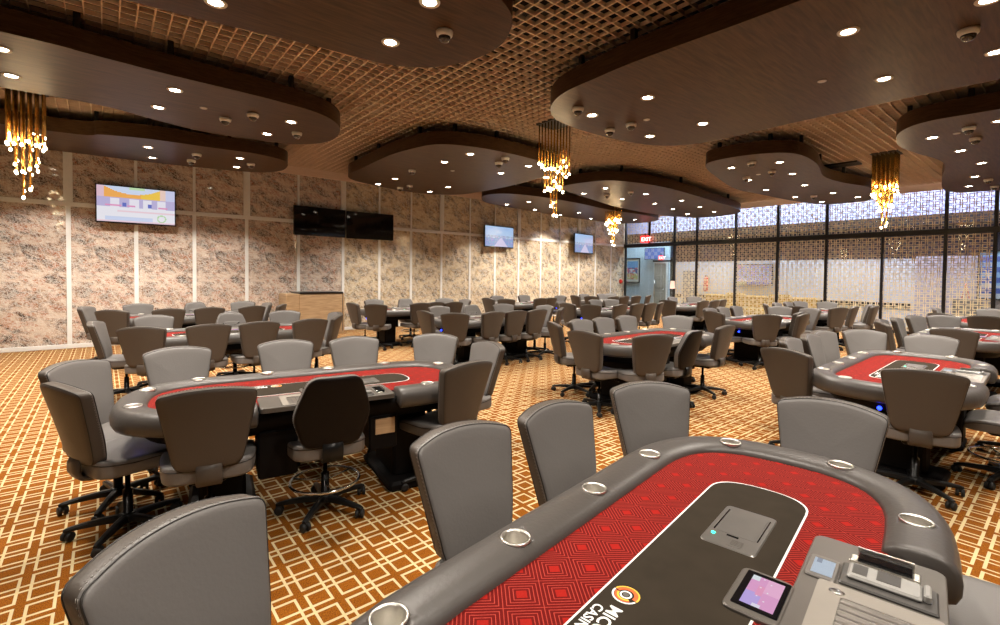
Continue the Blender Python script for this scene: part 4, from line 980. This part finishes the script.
# ochre banquette units beyond the glass
for i, x in enumerate((-9.35, -8.55, -7.75, -6.95, -6.15)):
    r = empty('banquette', (x, YB+.75, 0)); tag(r, 'ochre upholstered seat unit, %s from left, beyond the fretwork glass' % ORD[i], 'seat', 'ochre seats beyond the glass')
    b = MB(); b.cbox(-.38, .38, -.3, .3, .12, .45, .04); b.build('seat', M['goldfurn'], r)
    b = MB(); b.cbox(-.38, .38, .18, .32, .45, .92+.06*(i % 2), .05); b.build('backrest', M['goldfurn'], r)
    b = MB()
    for sx in (-.3, .3):
        for sy in (-.22, .22): b.cbox(sx-.02, sx+.02, sy-.02, sy+.02, 0, .13, .004)
    b.build('plinth', M['blacksteel'], r)
# wooden easel with a white board
r = empty('easel', (-2.05, YB+.7, 0)); tag(r, 'orange wooden easel with a small pale board behind the fretwork glass', 'easel')
for nm, p0, p1 in (('leg', (-.28, -.1, 0), (.0, 0, 1.5)), ('leg', (.28, -.1, 0), (.0, 0, 1.5)), ('leg', (0, .4, 0), (0, .02, 1.4))):
    b = MB(); b.tube([p0, p1], .018, 6); b.build(nm, pm('easel_pine', (.62, .22, .08), .5, var=.1) if 'easel_pine' not in bpy.data.materials else bpy.data.materials['easel_pine'], r)
b = MB(); b.cbox(-.25, .35, -.13, -.10, .55, 1.05, .004); b.build('board', M['plate'], r)
b = MB(); b.cbox(-.30, .36, -.15, -.08, .50, .54, .004); b.build('ledge', bpy.data.materials['easel_pine'], r)
# ------------------------------------------------------------------ light of the rooms beyond
for (x, y, z, sx, sy, e, c) in ((-7.5, YB+1.4, 4.9, 7, 1.2, 480, (.86, .93, 1.)), (-1.5, YB+1.4, 4.9, 5, 1.2, 330, (.80, .80, 1.)), (-12.6, YB+1.2, 4.8, 2.6, 1.2, 220, (.85, .94, 1.))):
    l = bpy.data.lights.new('back_room_ceiling_light', 'AREA'); l.shape = 'RECTANGLE'; l.size = sx; l.size_y = sy; l.energy = e; l.color = c
    o = bpy.data.objects.new('back_room_ceiling_light', l); COL.objects.link(o); o.location = (x, y, z)
w = bpy.data.worlds.new('room_surroundings'); sc.world = w; w.use_nodes = True
w.node_tree.nodes['Background'].inputs[0].default_value = (1, .93, .86, 1); w.node_tree.nodes['Background'].inputs[1].default_value = .05
# ------------------------------------------------------------------ camera
f_, cy_, yaw, pitch, roll = 479.56, 286.53, -.8807, .0253, -.0114
F = Vector((math.sin(yaw)*math.cos(pitch), math.cos(yaw)*math.cos(pitch), -math.sin(pitch)))
Rt = Vector((math.cos(yaw), -math.sin(yaw), 0)); D = F.cross(Rt)
R2 = Rt*math.cos(roll)+D*math.sin(roll); D2 = -Rt*math.sin(roll)+D*math.cos(roll)
cd = bpy.data.cameras.new('camera'); cd.lens = f_/1000*36; cd.sensor_width = 36; cd.sensor_fit = 'HORIZONTAL'
cd.shift_y = -(312.5-cy_)/1000; cd.clip_start = .02; cd.clip_end = 200
co = bpy.data.objects.new('camera', cd); COL.objects.link(co)
mw = Matrix.Identity(4)
for i in range(3): mw[i][0] = R2[i]; mw[i][1] = -D2[i]; mw[i][2] = -F[i]
mw[0][3], mw[1][3], mw[2][3] = 0, 0, 1.6
co.matrix_world = mw; sc.camera = co
vs = sc.view_settings; vs.view_transform = 'Standard'; vs.look = 'None'; vs.gamma = 1; vs.exposure = -.17; vs.use_curve_mapping = False
sc.cycles.use_denoising = True
sc.cycles.max_bounces = 6; sc.cycles.diffuse_bounces = 1; sc.cycles.glossy_bounces = 3; sc.cycles.transparent_max_bounces = 12
sc.cycles.sample_clamp_indirect = 6
